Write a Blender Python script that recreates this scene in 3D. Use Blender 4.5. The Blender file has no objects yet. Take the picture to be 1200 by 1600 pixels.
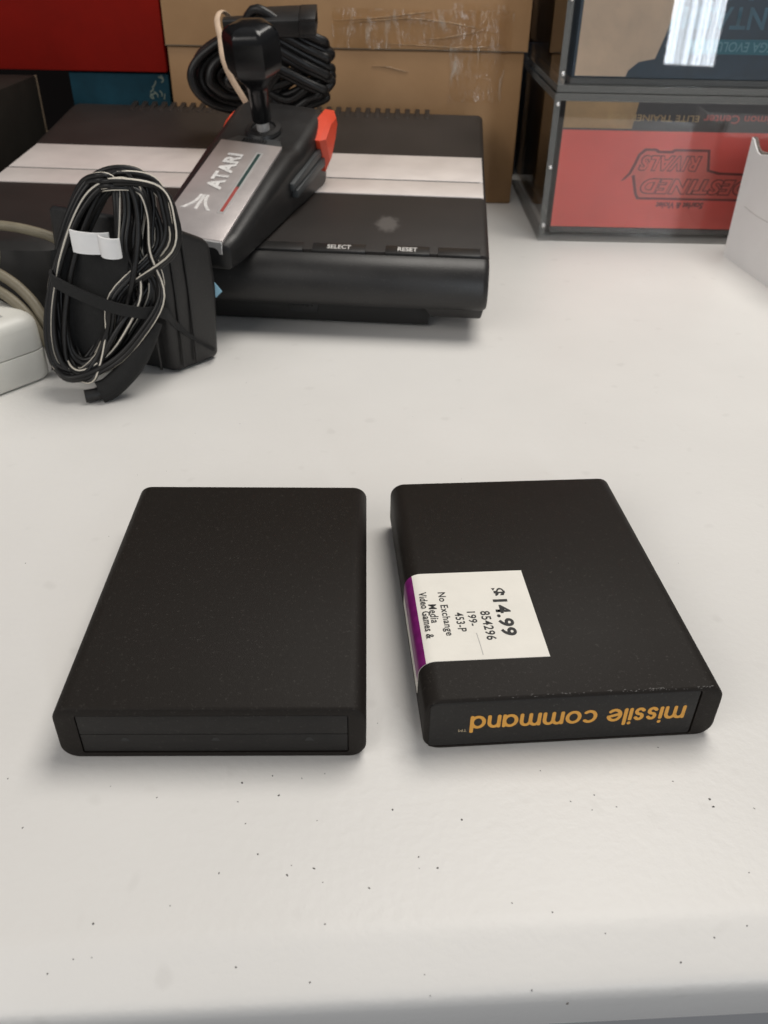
import bpy, bmesh, math, random
from mathutils import Vector, Matrix
R = math.radians
S = 0.001                     # everything below is written in millimetres
sc = bpy.context.scene
COL = sc.collection

# ------------------------------------------------------------------ camera
CAM_H, PITCH, ROLL = 179.8, 0.60554, 0.01988
fw = Vector((0, math.cos(PITCH), -math.sin(PITCH)))
up0 = Vector((0, math.sin(PITCH), math.cos(PITCH)))
rt0 = Vector((1, 0, 0))
rt = math.cos(ROLL) * rt0 + math.sin(ROLL) * up0
up = -math.sin(ROLL) * rt0 + math.cos(ROLL) * up0
cd = bpy.data.cameras.new('camera')
cam = bpy.data.objects.new('camera', cd)
COL.objects.link(cam)
m = Matrix.Identity(4)
for i, c in enumerate((rt, up, -fw)):
    for j in range(3):
        m[j][i] = c[j]
m.translation = Vector((0, 0, CAM_H * S))
cam.matrix_world = m
cd.sensor_fit = 'VERTICAL'
cd.sensor_height = 36
cd.sensor_width = 27
cd.lens = 36 * 1312 / 1600
cd.clip_start = 0.005
cd.clip_end = 20
cd.dof.use_dof = True
cd.dof.focus_distance = 0.262
cd.dof.aperture_fstop = 27
sc.camera = cam

# ------------------------------------------------------------------ light
w = bpy.data.worlds.new('World')
sc.world = w
w.use_nodes = True
w.node_tree.nodes['Background'].inputs[0].default_value = (0.93, 0.95, 1.0, 1)
w.node_tree.nodes['Background'].inputs[1].default_value = 0.16


def area(name, loc, target, sx, sy, power, col):
    l = bpy.data.lights.new(name, 'AREA')
    l.shape = 'RECTANGLE'
    l.size, l.size_y, l.energy, l.color = sx, sy, power, col
    o = bpy.data.objects.new(name, l)
    COL.objects.link(o)
    o.location = loc
    d = (Vector(target) - Vector(loc)).normalized()
    o.rotation_euler = d.to_track_quat('-Z', 'Y').to_euler()
    return o


# the window behind the camera (its reflection shows in the clear case), an added soft fill from the left, and the ceiling light overhead
window = area('window_light', (1.03, -2.1, 0.54), (0.15, 0.6, 0.1), 0.17, 1.5, 12, (0.86, 0.93, 1.0))
fill_lamp = area('fill_light', (-1.35, -1.2, 1.25), (0.05, 0.5, 0.1), 1.9, 1.2, 20, (1.0, 0.955, 0.90))  # fill put in to light the faces turned left and forward
ceiling = area('ceiling_light', (0.34, 0.60, 1.18), (0.0, 0.50, 0.0), 0.75, 0.65, 12, (1.0, 0.955, 0.89))
# the blinds: bright slats of uneven brightness, only some reaching right down
window.data.use_nodes = True
wt = window.data.node_tree
we = wt.nodes['Emission']
wg = wt.nodes.new('ShaderNodeNewGeometry')
wsx = wt.nodes.new('ShaderNodeSeparateXYZ')
wt.links.new(wg.outputs['Parametric'], wsx.inputs[0])
wno = wt.nodes.new('ShaderNodeTexNoise')
wno.noise_dimensions = '1D'
wno.inputs['Scale'].default_value = 11.0
wno.inputs['Detail'].default_value = 3.0
wt.links.new(wsx.outputs[0], wno.inputs['W'])
wmr = wt.nodes.new('ShaderNodeMapRange')
for k_, v_ in ((1, 0.36), (2, 0.62), (3, 0.35), (4, 1.35)):
    wmr.inputs[k_].default_value = v_
wt.links.new(wno.outputs['Fac'], wmr.inputs[0])
wt.links.new(wmr.outputs[0], we.inputs['Strength'])

sc.view_settings.view_transform = 'Standard'
sc.view_settings.look = 'None'
sc.view_settings.exposure = 0
sc.view_settings.gamma = 1
sc.view_settings.use_curve_mapping = False
sc.cycles.transparent_max_bounces = 24
sc.cycles.max_bounces = 10


# ------------------------------------------------------------------ materials
class NT:
    def __init__(s, name):
        s.mat = bpy.data.materials.new(name)
        s.mat.use_nodes = True
        s.t = s.mat.node_tree
        s.p = s.t.nodes['Principled BSDF']
        s.out = s.t.nodes['Material Output']

    def n(s, typ, **kw):
        nd = s.t.nodes.new(typ)
        for k, v in kw.items():
            if k.startswith('i_'):
                key = k[2:]
                key = int(key) if key.isdigit() else key.replace('_', ' ')
                nd.inputs[key].default_value = v
            else:
                setattr(nd, k, v)
        return nd

    def l(s, a, b):
        s.t.links.new(a, b)


def ramp(nt, src, stops):
    r = nt.n('ShaderNodeValToRGB')
    e = r.color_ramp.elements
    while len(e) < len(stops):
        e.new(0.5)
    for el, (p, c) in zip(e, stops):
        el.position = p
        el.color = (c[0], c[1], c[2], 1)
    nt.l(src, r.inputs[0])
    return r.outputs[0]


def mat(name, col, rough=0.5, metal=0.0, spec=0.5, var=0.12, vscale=60, bump=0.0, bscale=800, rvar=0.1, coat=0.0, dust=0.0):
    nt = NT(name)
    tc = nt.n('ShaderNodeTexCoord').outputs['Object']
    no = nt.n('ShaderNodeTexNoise', i_Scale=vscale, i_Detail=5.0, i_Roughness=0.6)
    nt.l(tc, no.inputs['Vector'])
    lo = [max(0, c * (1 - var)) for c in col]
    hi = [min(1, c * (1 + var)) for c in col]
    cout = ramp(nt, no.outputs['Fac'], [(0.3, lo), (0.7, hi)])
    if dust > 0:
        n2 = nt.n('ShaderNodeTexNoise', i_Scale=2600.0, i_Detail=2.0)
        nt.l(tc, n2.inputs['Vector'])
        n3 = nt.n('ShaderNodeTexNoise', i_Scale=45.0, i_Detail=4.0)
        nt.l(tc, n3.inputs['Vector'])
        mm = nt.n('ShaderNodeMath', operation='MULTIPLY')
        nt.l(n2.outputs['Fac'], mm.inputs[0])
        n3.inputs['Scale'].default_value = 900.0
        nt.l(n3.outputs['Fac'], mm.inputs[1])
        f = ramp(nt, mm.outputs[0], [(0.335, (0, 0, 0)), (0.46, (dust * 2.2,) * 3)])
        mx = nt.n('ShaderNodeMixRGB', i_2=(0.30, 0.28, 0.25, 1))
        nt.l(f, mx.inputs[0])
        nt.l(cout, mx.inputs[1])
        cout = mx.outputs[0]
    nt.l(cout, nt.p.inputs['Base Color'])
    rr = nt.n('ShaderNodeMapRange', i_3=max(0.02, rough - rvar), i_4=min(1, rough + rvar))
    nt.l(no.outputs['Fac'], rr.inputs[0])
    nt.l(rr.outputs[0], nt.p.inputs['Roughness'])
    nt.p.inputs['Metallic'].default_value = metal
    nt.p.inputs['Specular IOR Level'].default_value = spec
    nt.p.inputs['Coat Weight'].default_value = coat
    if bump > 0:
        bn = nt.n('ShaderNodeTexNoise', i_Scale=bscale, i_Detail=3.0)
        nt.l(tc, bn.inputs['Vector'])
        b = nt.n('ShaderNodeBump', i_Strength=bump, i_Distance=0.0004)
        nt.l(bn.outputs['Fac'], b.inputs['Height'])
        nt.l(b.outputs[0], nt.p.inputs['Normal'])
    return nt.mat


M = {}
M['cart'] = mat('cartridge_plastic', (0.0135, 0.0108, 0.0088), 0.58, spec=0.2, var=0.05, vscale=15, bump=0.22, bscale=3800, dust=0.04)
M['cart_end'] = mat('cartridge_end_plastic', (0.0145, 0.013, 0.0118), 0.52, spec=0.3, var=0.2, vscale=120, bump=0.2, bscale=3500, dust=0.05)
M['end_label'] = mat('black_label_paper', (0.0175, 0.0165, 0.0155), 0.5, spec=0.3, var=0.15, vscale=200, bump=0.15, dust=0.05)
M['orange'] = mat('orange_print', (0.74, 0.36, 0.055), 0.5, var=0.06)
M['tm'] = mat('pale_print', (0.5, 0.4, 0.25), 0.5)
M['sticker'] = mat('sticker_paper', (0.84, 0.81, 0.74), 0.5, var=0.03, vscale=90, bump=0.1)
M['purple'] = mat('purple_print', (0.175, 0.011, 0.135), 0.35, var=0.25, vscale=300)
M['ink'] = mat('black_ink', (0.02, 0.02, 0.02), 0.6, var=0.1)
M['con_top'] = mat('console_top_plastic', (0.021, 0.0165, 0.014), 0.5, spec=0.4, var=0.2, vscale=30, bump=0.4, bscale=1400, dust=0.07)
M['con_front'] = mat('console_front_plastic', (0.0155, 0.0145, 0.014), 0.43, spec=0.5, var=0.2, vscale=40, bump=0.12, bscale=900, dust=0.05)
M['con_base'] = mat('console_base_plastic', (0.012, 0.011, 0.010), 0.6)
M['silver'] = mat('silver_band', (0.74, 0.68, 0.645), 0.42, metal=0.25, var=0.05, vscale=50, bump=0.08)
M['plate'] = mat('brushed_silver_plate', (0.58, 0.53, 0.515), 0.34, metal=0.5, var=0.06, vscale=80, bump=0.12)
M['plate_edge'] = mat('bright_silver', (0.8, 0.78, 0.76), 0.3, metal=0.6, var=0.05)
M['joy'] = mat('joystick_plastic', (0.0125, 0.012, 0.012), 0.42, spec=0.45, var=0.2, bump=0.15, bscale=1200, dust=0.04)
M['joy_grey'] = mat('joystick_grey_plastic', (0.05, 0.055, 0.057), 0.45, var=0.15, dust=0.05)
M['knob'] = mat('glossy_black_rubber', (0.006, 0.006, 0.0065), 0.22, spec=0.5, var=0.2, rvar=0.08, dust=0.02)
M['redbtn'] = mat('orange_red_button', (0.72, 0.072, 0.03), 0.4, var=0.08)
M['cable'] = mat('black_cable_rubber', (0.0085, 0.008, 0.008), 0.4, spec=0.4, var=0.2)
M['rubber_band'] = mat('tan_rubber_band', (0.58, 0.43, 0.31), 0.6, var=0.1, vscale=200)
M['adapter'] = mat('adapter_plastic', (0.0125, 0.012, 0.012), 0.4, spec=0.5, var=0.2, bump=0.3, bscale=1200, dust=0.05)
M['fabric'] = mat('black_strap_fabric', (0.013, 0.013, 0.013), 0.9, var=0.3, vscale=600, bump=0.8, bscale=2500)
M['stripe'] = mat('white_stripe', (0.68, 0.63, 0.54), 0.45, var=0.1)
M['tag'] = mat('white_tag', (0.8, 0.8, 0.8), 0.45, var=0.04)
M['blue_tag'] = mat('pale_blue_tag', (0.28, 0.52, 0.66), 0.5)
M['beige'] = mat('beige_cord', (0.185, 0.16, 0.11), 0.5, var=0.15, vscale=120)
M['wadapter'] = mat('off_white_plastic', (0.70, 0.69, 0.64), 0.42, var=0.05, vscale=30, bump=0.12, bscale=900)
M['greylabel'] = mat('grey_label', (0.42, 0.41, 0.39), 0.5)
M['redbox'] = mat('dark_red_card', (0.23, 0.008, 0.004), 0.75, spec=0.12, var=0.12, vscale=25, bump=0.1)
M['dkbox'] = mat('dark_card', (0.012, 0.0105, 0.008), 0.7, var=0.25, vscale=25, spec=0.2)
M['edgecard'] = mat('raw_card_edge', (0.17, 0.125, 0.08), 0.8)
M['navy'] = mat('navy_card', (0.012, 0.03, 0.06), 0.4, var=0.4, vscale=30)
M['maroon'] = mat('maroon_card', (0.03, 0.008, 0.008), 0.4, var=0.3)
M['etb_red'] = mat('red_printed_card', (0.93, 0.135, 0.105), 0.45, var=0.06, vscale=30)
M['etb_dark'] = mat('dark_printed_card', (0.035, 0.026, 0.022), 0.35, var=0.25)
M['etb_gold_refl'] = mat('gold_reflection_paint', (0.46, 0.29, 0.13), 0.4, var=0.15, vscale=60)
M['etb_tan_refl'] = mat('tan_reflection_paint', (0.78, 0.58, 0.41), 0.4, var=0.12, vscale=35)
M['etb_teal'] = mat('teal_print', (0.03, 0.17, 0.22), 0.4, var=0.1)
M['etb_blue'] = mat('blue_printed_card', (0.018, 0.04, 0.065), 0.35, var=0.3)
M['etb_txtred'] = mat('red_foil_print', (0.50, 0.09, 0.07), 0.4)
M['etb_line'] = mat('dark_red_print', (0.17, 0.03, 0.026), 0.5)
M['etb_logo'] = mat('logo_red_print', (0.80, 0.16, 0.125), 0.45)
M['etb_gtxt'] = mat('gold_foil_print', (0.5, 0.34, 0.16), 0.35)
M['acr_metal'] = mat('silver_fastener', (0.8, 0.8, 0.8), 0.25, metal=0.9, var=0.05)
M['whitebox'] = mat('white_card', (0.80, 0.79, 0.79), 0.55, var=0.03, vscale=40, bump=0.15, bscale=300)
M['torn'] = mat('torn_card_core', (0.17, 0.14, 0.125), 0.9, var=0.35, vscale=300, bump=0.8, bscale=900)
M['text_white'] = mat('white_print', (0.75, 0.73, 0.70), 0.5)
M['green'] = mat('green_print', (0.02, 0.05, 0.045), 0.4)
M['redprint'] = mat('red_print', (0.36, 0.07, 0.06), 0.4)
M['speck'] = mat('dark_grit', (0.06, 0.055, 0.05), 0.8, var=0.8, vscale=90)
M['crease_film'] = mat('creased_film', (0.42, 0.275, 0.155), 0.25, var=0.3, vscale=200)
M['emboss'] = mat('white_embossing', (0.70, 0.68, 0.66), 0.35, var=0.2, vscale=400)
M['wear'] = mat('rubbed_plastic', (0.11, 0.105, 0.10), 0.6, var=0.5, vscale=900)
M['etb_pale'] = mat('pale_teal_print', (0.16, 0.36, 0.42), 0.4)
M['etb_steel'] = mat('steel_blue_print', (0.07, 0.17, 0.23), 0.4, var=0.3)
M['wall'] = mat('dark_wall', (0.005, 0.004, 0.004), 0.9, spec=0.1)


def table_mat():
    nt = NT('white_table_plastic')
    tc = nt.n('ShaderNodeTexCoord').outputs['Object']
    n1 = nt.n('ShaderNodeTexNoise', i_Scale=9.0, i_Detail=5.0, i_Roughness=0.55)
    n2 = nt.n('ShaderNodeTexNoise', i_Scale=420.0, i_Detail=3.0)
    n3 = nt.n('ShaderNodeTexNoise', i_Scale=95.0, i_Detail=1.0)
    for n in (n1, n2, n3):
        nt.l(tc, n.inputs['Vector'])
    base = ramp(nt, n1.outputs['Fac'], [(0.3, (0.735, 0.72, 0.695)), (0.7, (0.785, 0.77, 0.745))])
    # faint grey smudges, each with its own irregular outline
    sm = ramp(nt, n3.outputs['Fac'], [(0.69, (0, 0, 0)), (0.78, (0.14, 0.14, 0.14))])
    mx = nt.n('ShaderNodeMixRGB', i_2=(0.42, 0.40, 0.37, 1))
    nt.l(sm, mx.inputs[0])
    nt.l(base, mx.inputs[1])
    nt.l(mx.outputs[0], nt.p.inputs['Base Color'])
    nt.p.inputs['Roughness'].default_value = 0.42
    nt.p.inputs['Specular IOR Level'].default_value = 0.4
    b = nt.n('ShaderNodeBump', i_Strength=0.24, i_Distance=0.0005)
    nt.l(n2.outputs['Fac'], b.inputs['Height'])
    nt.l(b.outputs[0], nt.p.inputs['Normal'])
    return nt.mat


M['table'] = table_mat()


def cardboard_mat():
    nt = NT('brown_cardboard')
    tc = nt.n('ShaderNodeTexCoord').outputs['Object']
    mp = nt.n('ShaderNodeMapping')
    mp.inputs['Scale'].default_value = (0.25, 1, 1)
    nt.l(tc, mp.inputs[0])
    n1 = nt.n('ShaderNodeTexNoise', i_Scale=14.0, i_Detail=6.0, i_Roughness=0.6)
    n2 = nt.n('ShaderNodeTexNoise', i_Scale=300.0, i_Detail=3.0)
    nt.l(tc, n1.inputs['Vector'])
    nt.l(mp.outputs[0], n2.inputs['Vector'])
    c = ramp(nt, n1.outputs['Fac'], [(0.3, (0.34, 0.192, 0.085)), (0.7, (0.43, 0.252, 0.12))])
    mx = nt.n('ShaderNodeMixRGB', blend_type='MULTIPLY', i_0=0.25)
    nt.l(c, mx.inputs[1])
    nt.l(n2.outputs['Color'], mx.inputs[2])
    nt.l(c, nt.p.inputs['Base Color'])
    nt.p.inputs['Roughness'].default_value = 0.62
    b = nt.n('ShaderNodeBump', i_Strength=0.3, i_Distance=0.0006)
    wv = nt.n('ShaderNodeTexNoise', i_Scale=60.0, i_Detail=4.0)
    nt.l(tc, wv.inputs['Vector'])
    nt.l(wv.outputs['Fac'], b.inputs['Height'])
    nt.l(b.outputs[0], nt.p.inputs['Normal'])
    return nt.mat


M['cardboard'] = cardboard_mat()


def clear_mat(name, tint, gl_rough, base_f=0.0, bump=0.0, scale=(60, 60, 60), shine_streak=0.0):
    """thin clear plastic: lets light straight through, reflects by angle"""
    nt = NT(name)
    nt.t.nodes.remove(nt.p)
    tr = nt.n('ShaderNodeBsdfTransparent')
    tr.inputs[0].default_value = (*tint, 1)
    gl = nt.n('ShaderNodeBsdfGlossy')
    gl.inputs['Roughness'].default_value = gl_rough
    fr = nt.n('ShaderNodeFresnel', i_IOR=1.5)
    mx = nt.n('ShaderNodeMixShader')
    fac = fr.outputs[0]
    tc = nt.n('ShaderNodeTexCoord').outputs['Object']
    if bump > 0:
        mp = nt.n('ShaderNodeMapping')
        mp.inputs['Scale'].default_value = scale
        nt.l(tc, mp.inputs[0])
        bn = nt.n('ShaderNodeTexNoise', i_Scale=1.0, i_Detail=4.0, i_Distortion=0.6)
        nt.l(mp.outputs[0], bn.inputs['Vector'])
        b = nt.n('ShaderNodeBump', i_Strength=bump, i_Distance=0.002)
        nt.l(bn.outputs['Fac'], b.inputs['Height'])
        nt.l(b.outputs[0], gl.inputs['Normal'])
        nt.l(b.outputs[0], fr.inputs['Normal'])
    if base_f > 0:
        ad = nt.n('ShaderNodeMath', operation='ADD', i_1=base_f)
        nt.l(fac, ad.inputs[0])
        fac = ad.outputs[0]
    nt.l(fac, mx.inputs[0])
    nt.l(tr.outputs[0], mx.inputs[1])
    nt.l(gl.outputs[0], mx.inputs[2])
    last = mx.outputs[0]
    if shine_streak > 0:  # shiny streaks painted in as pale diffuse colour
        df = nt.n('ShaderNodeBsdfDiffuse')
        df.inputs[0].default_value = (0.75, 0.68, 0.58, 1)
        m2 = nt.n('ShaderNodeMixShader')
        st = ramp(nt, bn.outputs['Fac'], [(0.58, (0, 0, 0)), (0.75, (shine_streak,) * 3)])
        nt.l(st, m2.inputs[0])
        nt.l(last, m2.inputs[1])
        nt.l(df.outputs[0], m2.inputs[2])
        last = m2.outputs[0]
    nt.l(last, nt.out.inputs[0])
    return nt.mat


M['acrylic'] = clear_mat('clear_acrylic', (0.995, 0.997, 0.997), 0.015)
M['tape'] = clear_mat('clear_packing_tape', (0.97, 0.94, 0.88), 0.16, bump=0.9, scale=(140, 40, 35), shine_streak=0.6)


def acr_edge():
    nt = NT('cut_acrylic_edge')
    nt.t.nodes.remove(nt.p)
    tr = nt.n('ShaderNodeBsdfTransparent')
    df = nt.n('ShaderNodeBsdfPrincipled')
    df.inputs['Base Color'].default_value = (0.66, 0.67, 0.65, 1)
    df.inputs['Roughness'].default_value = 0.25
    mx = nt.n('ShaderNodeMixShader', i_0=0.22)
    nt.l(tr.outputs[0], mx.inputs[1])
    nt.l(df.outputs[0], mx.inputs[2])
    nt.l(mx.outputs[0], nt.out.inputs[0])
    return nt.mat


M['acr_edge'] = acr_edge()


# ------------------------------------------------------------------ geometry helpers
def V(*a):
    return Vector(a)


def link(name, me, material, parent=None, smooth=True, angle=35):
    o = bpy.data.objects.new(name, me)
    COL.objects.link(o)
    if material is not None and len(me.materials) == 0:
        me.materials.append(M[material] if isinstance(material, str) else material)
    if smooth and len(me.polygons):
        me.polygons.foreach_set('use_smooth', [True] * len(me.polygons))
        me.set_sharp_from_angle(angle=R(angle))
    if parent is not None:
        o.parent = parent
        o.matrix_parent_inverse = parent.matrix_basis.inverted()
    return o


def bm_obj(name, bm, material, parent=None, smooth=True, angle=35):
    bmesh.ops.recalc_face_normals(bm, faces=bm.faces)
    bmesh.ops.scale(bm, vec=(S, S, S), verts=bm.verts)
    me = bpy.data.meshes.new(name)
    bm.to_mesh(me)
    bm.free()
    return link(name, me, material, parent, smooth, angle)


def thing(name, loc, label, cat, group=None):
    o = bpy.data.objects.new(name, None)
    COL.objects.link(o)
    o.location = Vector(loc) * S
    o.empty_display_size = 0.01
    return tag(o, label, cat, group)


def tag(o, label, cat, group=None):
    o['label'] = label
    o['category'] = cat
    if group:
        o['group'] = group
    return o


def ident(p):
    return Vector(p)


def hexa(bm, pts, bev=0.0, seg=3, f=ident):
    """pts: 4 bottom (ccw) + 4 top"""
    vs = [bm.verts.new(f(Vector(p))) for p in pts]
    fs = [(3, 2, 1, 0), (4, 5, 6, 7), (0, 1, 5, 4), (1, 2, 6, 5), (2, 3, 7, 6), (3, 0, 4, 7)]
    faces = [bm.faces.new([vs[i] for i in q]) for q in fs]
    if bev > 0:
        es = list({e for fc in faces for e in fc.edges})
        bmesh.ops.bevel(bm, geom=es, offset=bev, segments=seg, profile=0.5, affect='EDGES')
    return vs


def cub(bm, x0, x1, y0, y1, z0, z1, bev=0.0, seg=2, f=ident):
    return hexa(bm, [(x0, y0, z0), (x1, y0, z0), (x1, y1, z0), (x0, y1, z0), (x0, y0, z1), (x1, y0, z1), (x1, y1, z1), (x0, y1, z1)], bev, seg, f)


def loft(bm, rings, f=ident, caps=True, closed=True):
    rv = [[bm.verts.new(f(Vector(p))) for p in ring] for ring in rings]
    n = len(rings[0])
    for a, b in zip(rv[:-1], rv[1:]):
        for i in range(n if closed else n - 1):
            j = (i + 1) % n
            bm.faces.new((a[i], a[j], b[j], b[i]))
    fs = []
    if caps:
        fs = [bm.faces.new(rv[0][::-1]), bm.faces.new(rv[-1])]
    return rv, fs


def rrect(w0, w1, h0, h1, r, seg=6):
    """rounded rectangle outline in 2D; r may be a 4-tuple (lower left, lower right, upper right, upper left)"""
    if not isinstance(r, tuple):
        r = (r,) * 4
    out = []
    for (cx, cy, a0), rr in zip(((w0, h0, 180), (w1, h0, 270), (w1, h1, 0), (w0, h1, 90)), r):
        sx = 1 if cx == w0 else -1
        sy = 1 if cy == h0 else -1
        for k in range(seg + 1):
            a = R(a0 + 90 * k / seg)
            out.append((cx + sx * rr + rr * math.cos(a), cy + sy * rr + rr * math.sin(a)))
    return out


def catmull(pts, per=8, closed=False):
    P = [Vector(p) for p in pts]
    n = len(P)
    out = []
    rng = range(n) if closed else range(n - 1)
    for i in rng:
        if closed:
            a, b, c, d = P[(i - 1) % n], P[i], P[(i + 1) % n], P[(i + 2) % n]
        else:
            a, b, c, d = P[max(i - 1, 0)], P[i], P[i + 1], P[min(i + 2, n - 1)]
        for k in range(per):
            t = k / per
            out.append(0.5 * ((2 * b) + (c - a) * t + (2 * a - 5 * b + 4 * c - d) * t * t + (3 * b - a - 3 * c + d) * t ** 3))
    if not closed:
        out.append(P[-1].copy())
    return out


def frames(path, closed=False):
    n = len(path)
    T = []
    for i in range(n):
        a = path[(i - 1) % n] if closed or i > 0 else path[0]
        b = path[(i + 1) % n] if closed or i < n - 1 else path[-1]
        T.append((b - a).normalized())
    ref = Vector((0, -1, 0))
    if abs(T[0].dot(ref)) > 0.9:
        ref = Vector((0, 0, 1))
    N = [(ref - T[0] * ref.dot(T[0])).normalized()]
    for i in range(1, n):
        v = N[-1] - T[i] * N[-1].dot(T[i])
        N.append(v.normalized())
    return T, N


def tube(bm, path, r, seg=10, closed=False, flat=1.0):
    T, N = frames(path, closed)
    rings = []
    for i, p in enumerate(path):
        B = T[i].cross(N[i])
        rr = r(i / max(1, len(path) - 1)) if callable(r) else r
        rings.append([p + (math.cos(2 * math.pi * k / seg) * N[i] * rr * flat + math.sin(2 * math.pi * k / seg) * B * rr) for k in range(seg)])
    rv, _ = loft(bm, rings, caps=not closed)
    if closed:
        a, b = rv[-1], rv[0]
        best = min(range(seg), key=lambda s_: sum((a[i].co - b[(i + s_) % seg].co).length for i in range(seg)))
        for i in range(seg):
            j = (i + 1) % seg
            bm.faces.new((a[i], a[j], b[(j + best) % seg], b[(i + best) % seg]))


def frame_fn(o, ex, ey, ez):
    o, ex, ey, ez = Vector(o), Vector(ex), Vector(ey), Vector(ez)
    return lambda p: o + ex * p[0] + ey * p[1] + ez * p[2]


def text_mesh(name, txt, width, height, f, material, parent, bold=0.0, shear=0.0, thick=0.06, spacing=1.0):
    """text scaled into width x height (mm), centred on the local origin, mapped by f from (x, y, z)"""
    cu = bpy.data.curves.new(name, 'FONT')
    cu.body = txt
    cu.size = 1
    cu.offset = bold
    cu.shear = shear
    cu.resolution_u = 4
    cu.space_character = spacing
    to = bpy.data.objects.new(name, cu)
    COL.objects.link(to)
    dg = bpy.context.evaluated_depsgraph_get()
    me = bpy.data.meshes.new_from_object(to.evaluated_get(dg))
    bpy.data.objects.remove(to)
    bpy.data.curves.remove(cu)
    xs = [v.co.x for v in me.vertices]
    ys = [v.co.y for v in me.vertices]
    sx = width / (max(xs) - min(xs))
    sy = height / (max(ys) - min(ys)) if height else sx
    cx, cy = (max(xs) + min(xs)) / 2, (max(ys) + min(ys)) / 2
    for v in me.vertices:
        v.co = f(Vector(((v.co.x - cx) * sx, (v.co.y - cy) * sy, thick))) * S
    me.materials.clear()
    return link(name, me, material, parent, smooth=False)


def sheet(name, pts2, f, material, parent, thick=0.05):
    """flat print: a polygon with a little thickness"""
    bm = bmesh.new()
    loft(bm, [[(x, y, 0) for x, y in pts2], [(x, y, thick) for x, y in pts2]], f)
    return bm_obj(name, bm, material, parent, smooth=False)


# ------------------------------------------------------------------ the table
EDGE_A = 0.067                     # the front edge runs slightly askew


def tf(p):
    # x along the edge, y away from it
    c, s_ = math.cos(EDGE_A), math.sin(EDGE_A)
    return V(2 + c * p[0] - s_ * p[1], 82.8 + s_ * p[0] + c * p[1], p[2])


bm = bmesh.new()
prof = [(16, -42), (13, -40), (11, -36), (5.0, -14), (3.6, -9), (3.4, -7.2), (3.7, -5.8), (4.5, -4.7), (5.8, -3.9), (8, -3.0), (11, -1.9), (13.6, -1.0), (15.6, -0.38), (17.4, -0.08), (19, 0), (40, 0), (600, 0), (760, 0), (760, -42)]
NX = 40
rings = [[(-1000 + 2000 * i / NX, y, z) for y, z in prof] for i in range(NX + 1)]
loft(bm, rings, tf)
t = bm_obj('folding_table', bm, 'table', smooth=True, angle=50)
tag(t, 'white speckled plastic table top that everything stands on', 'table')

bm = bmesh.new()
cub(bm, -1500, 1500, 1150, 1180, -600, 900)
o = bm_obj('wall', bm, 'wall', smooth=False)
o['kind'] = 'structure'

# ------------------------------------------------------------------ the two cartridges
CW, CL, CT = 79.6, 102.6, 18.6


def cart_body(f, recess, parent):
    bm = bmesh.new()
    r = 4.6

    def ring(y, ins):
        return [(x, y, z) for x, z in rrect(-CW / 2 + ins, CW / 2 - ins, ins, CT - ins, r - ins * 0.6, 7)]
    rings = [ring(y, i) for y, i in ((0, 0.75), (0.22, 0.3), (0.75, 0.0), (CL / 2, 0.0), (CL - 0.75, 0.0), (CL - 0.22, 0.3), (CL, 0.75))]
    rv, caps = loft(bm, rings, f)
    x0, x1, z0, z1, depth = recess
    # sunken rectangle in the near end
    cap = caps[0]
    outer = rv[0]
    bm.faces.remove(cap)
    n = len(outer)
    rr = rrect(x0, x1, z0, z1, 0.7, 7)
    a = [bm.verts.new(f(V(x, 0, z))) for x, z in rr]
    b = [bm.verts.new(f(V(x, depth, z))) for x, z in rr]
    for i in range(n):
        j = (i + 1) % n
        bm.faces.new((outer[i], outer[j], a[j], a[i]))
        bm.faces.new((a[i], a[j], b[j], b[i]))
    bm.faces.new(b)
    return bm_obj('shell', bm, 'cart', parent, angle=40)


def cart_frame(x, y, a):
    c, s_ = math.cos(a), math.sin(a)
    return frame_fn((x, y, 0), (c, s_, 0), (-s_, c, 0), (0, 0, 1)), Vector((x, y, 0))


f1, o1 = cart_frame(-43.2, 144.6, 0.0283)
c1 = thing('game_cartridge', o1, 'plain black game cartridge with a blank recessed end and no sticker', 'cartridge')
cart_body(f1, (-34.0, 35.2, 2.0, 16.0, 0.75), c1)
bm = bmesh.new()
cub(bm, -33.75, 34.95, 0.1, 0.7, 9.0, 15.75, 0.15, 2, f1)
bm_obj('dust_door', bm, 'cart_end', c1)
bm = bmesh.new()
cub(bm, -33.75, 34.95, 0.22, 0.7, 2.25, 8.75, 0.15, 2, f1)
bm_obj('end_panel', bm, 'cart_end', c1)
for x in (-22.5, 0.8, 25.0):
    bm = bmesh.new()
    hexa(bm, [(x - 1.2, 0.16, 6.4), (x + 1.2, 0.16, 6.4), (x + 1.2, 0.6, 6.4), (x - 1.2, 0.6, 6.4), (x - 0.4, 0.16, 7.6), (x + 0.4, 0.16, 7.6), (x + 0.4, 0.6, 7.6), (x - 0.4, 0.6, 7.6)], 0, f=f1)
    bm_obj('door_catch', bm, 'ink', c1, smooth=False)

f2, o2 = cart_frame(51.1, 152.0, 0.0908)
c2 = thing('game_cartridge', o2, 'black game cartridge with a white price sticker and yellow title lettering on its end', 'cartridge')
cart_body(f2, (-38.3, 33.6, 1.3, 17.55, 0.6), c2)
bm = bmesh.new()
loft(bm, [[(x, y, z) for x, z in rrect(-38.25 + i, 33.0 - i, 1.45 + i, 17.5 - i, 0.65, 5)] for y, i in ((0.55, 0), (0.06, 0), (0.0, 0.08))], f2)
lab = bm_obj('end_label', bm, 'end_label', c2)
lab['label'] = 'black end label with yellow lower-case title'


def arc(cx, cy, r, a0, a1, n=14, ry=None):
    ry = r if ry is None else ry
    return [(cx + r * math.cos(R(a0 + (a1 - a0) * k / n)), cy + ry * math.sin(R(a0 + (a1 - a0) * k / n))) for k in range(n + 1)]


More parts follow.
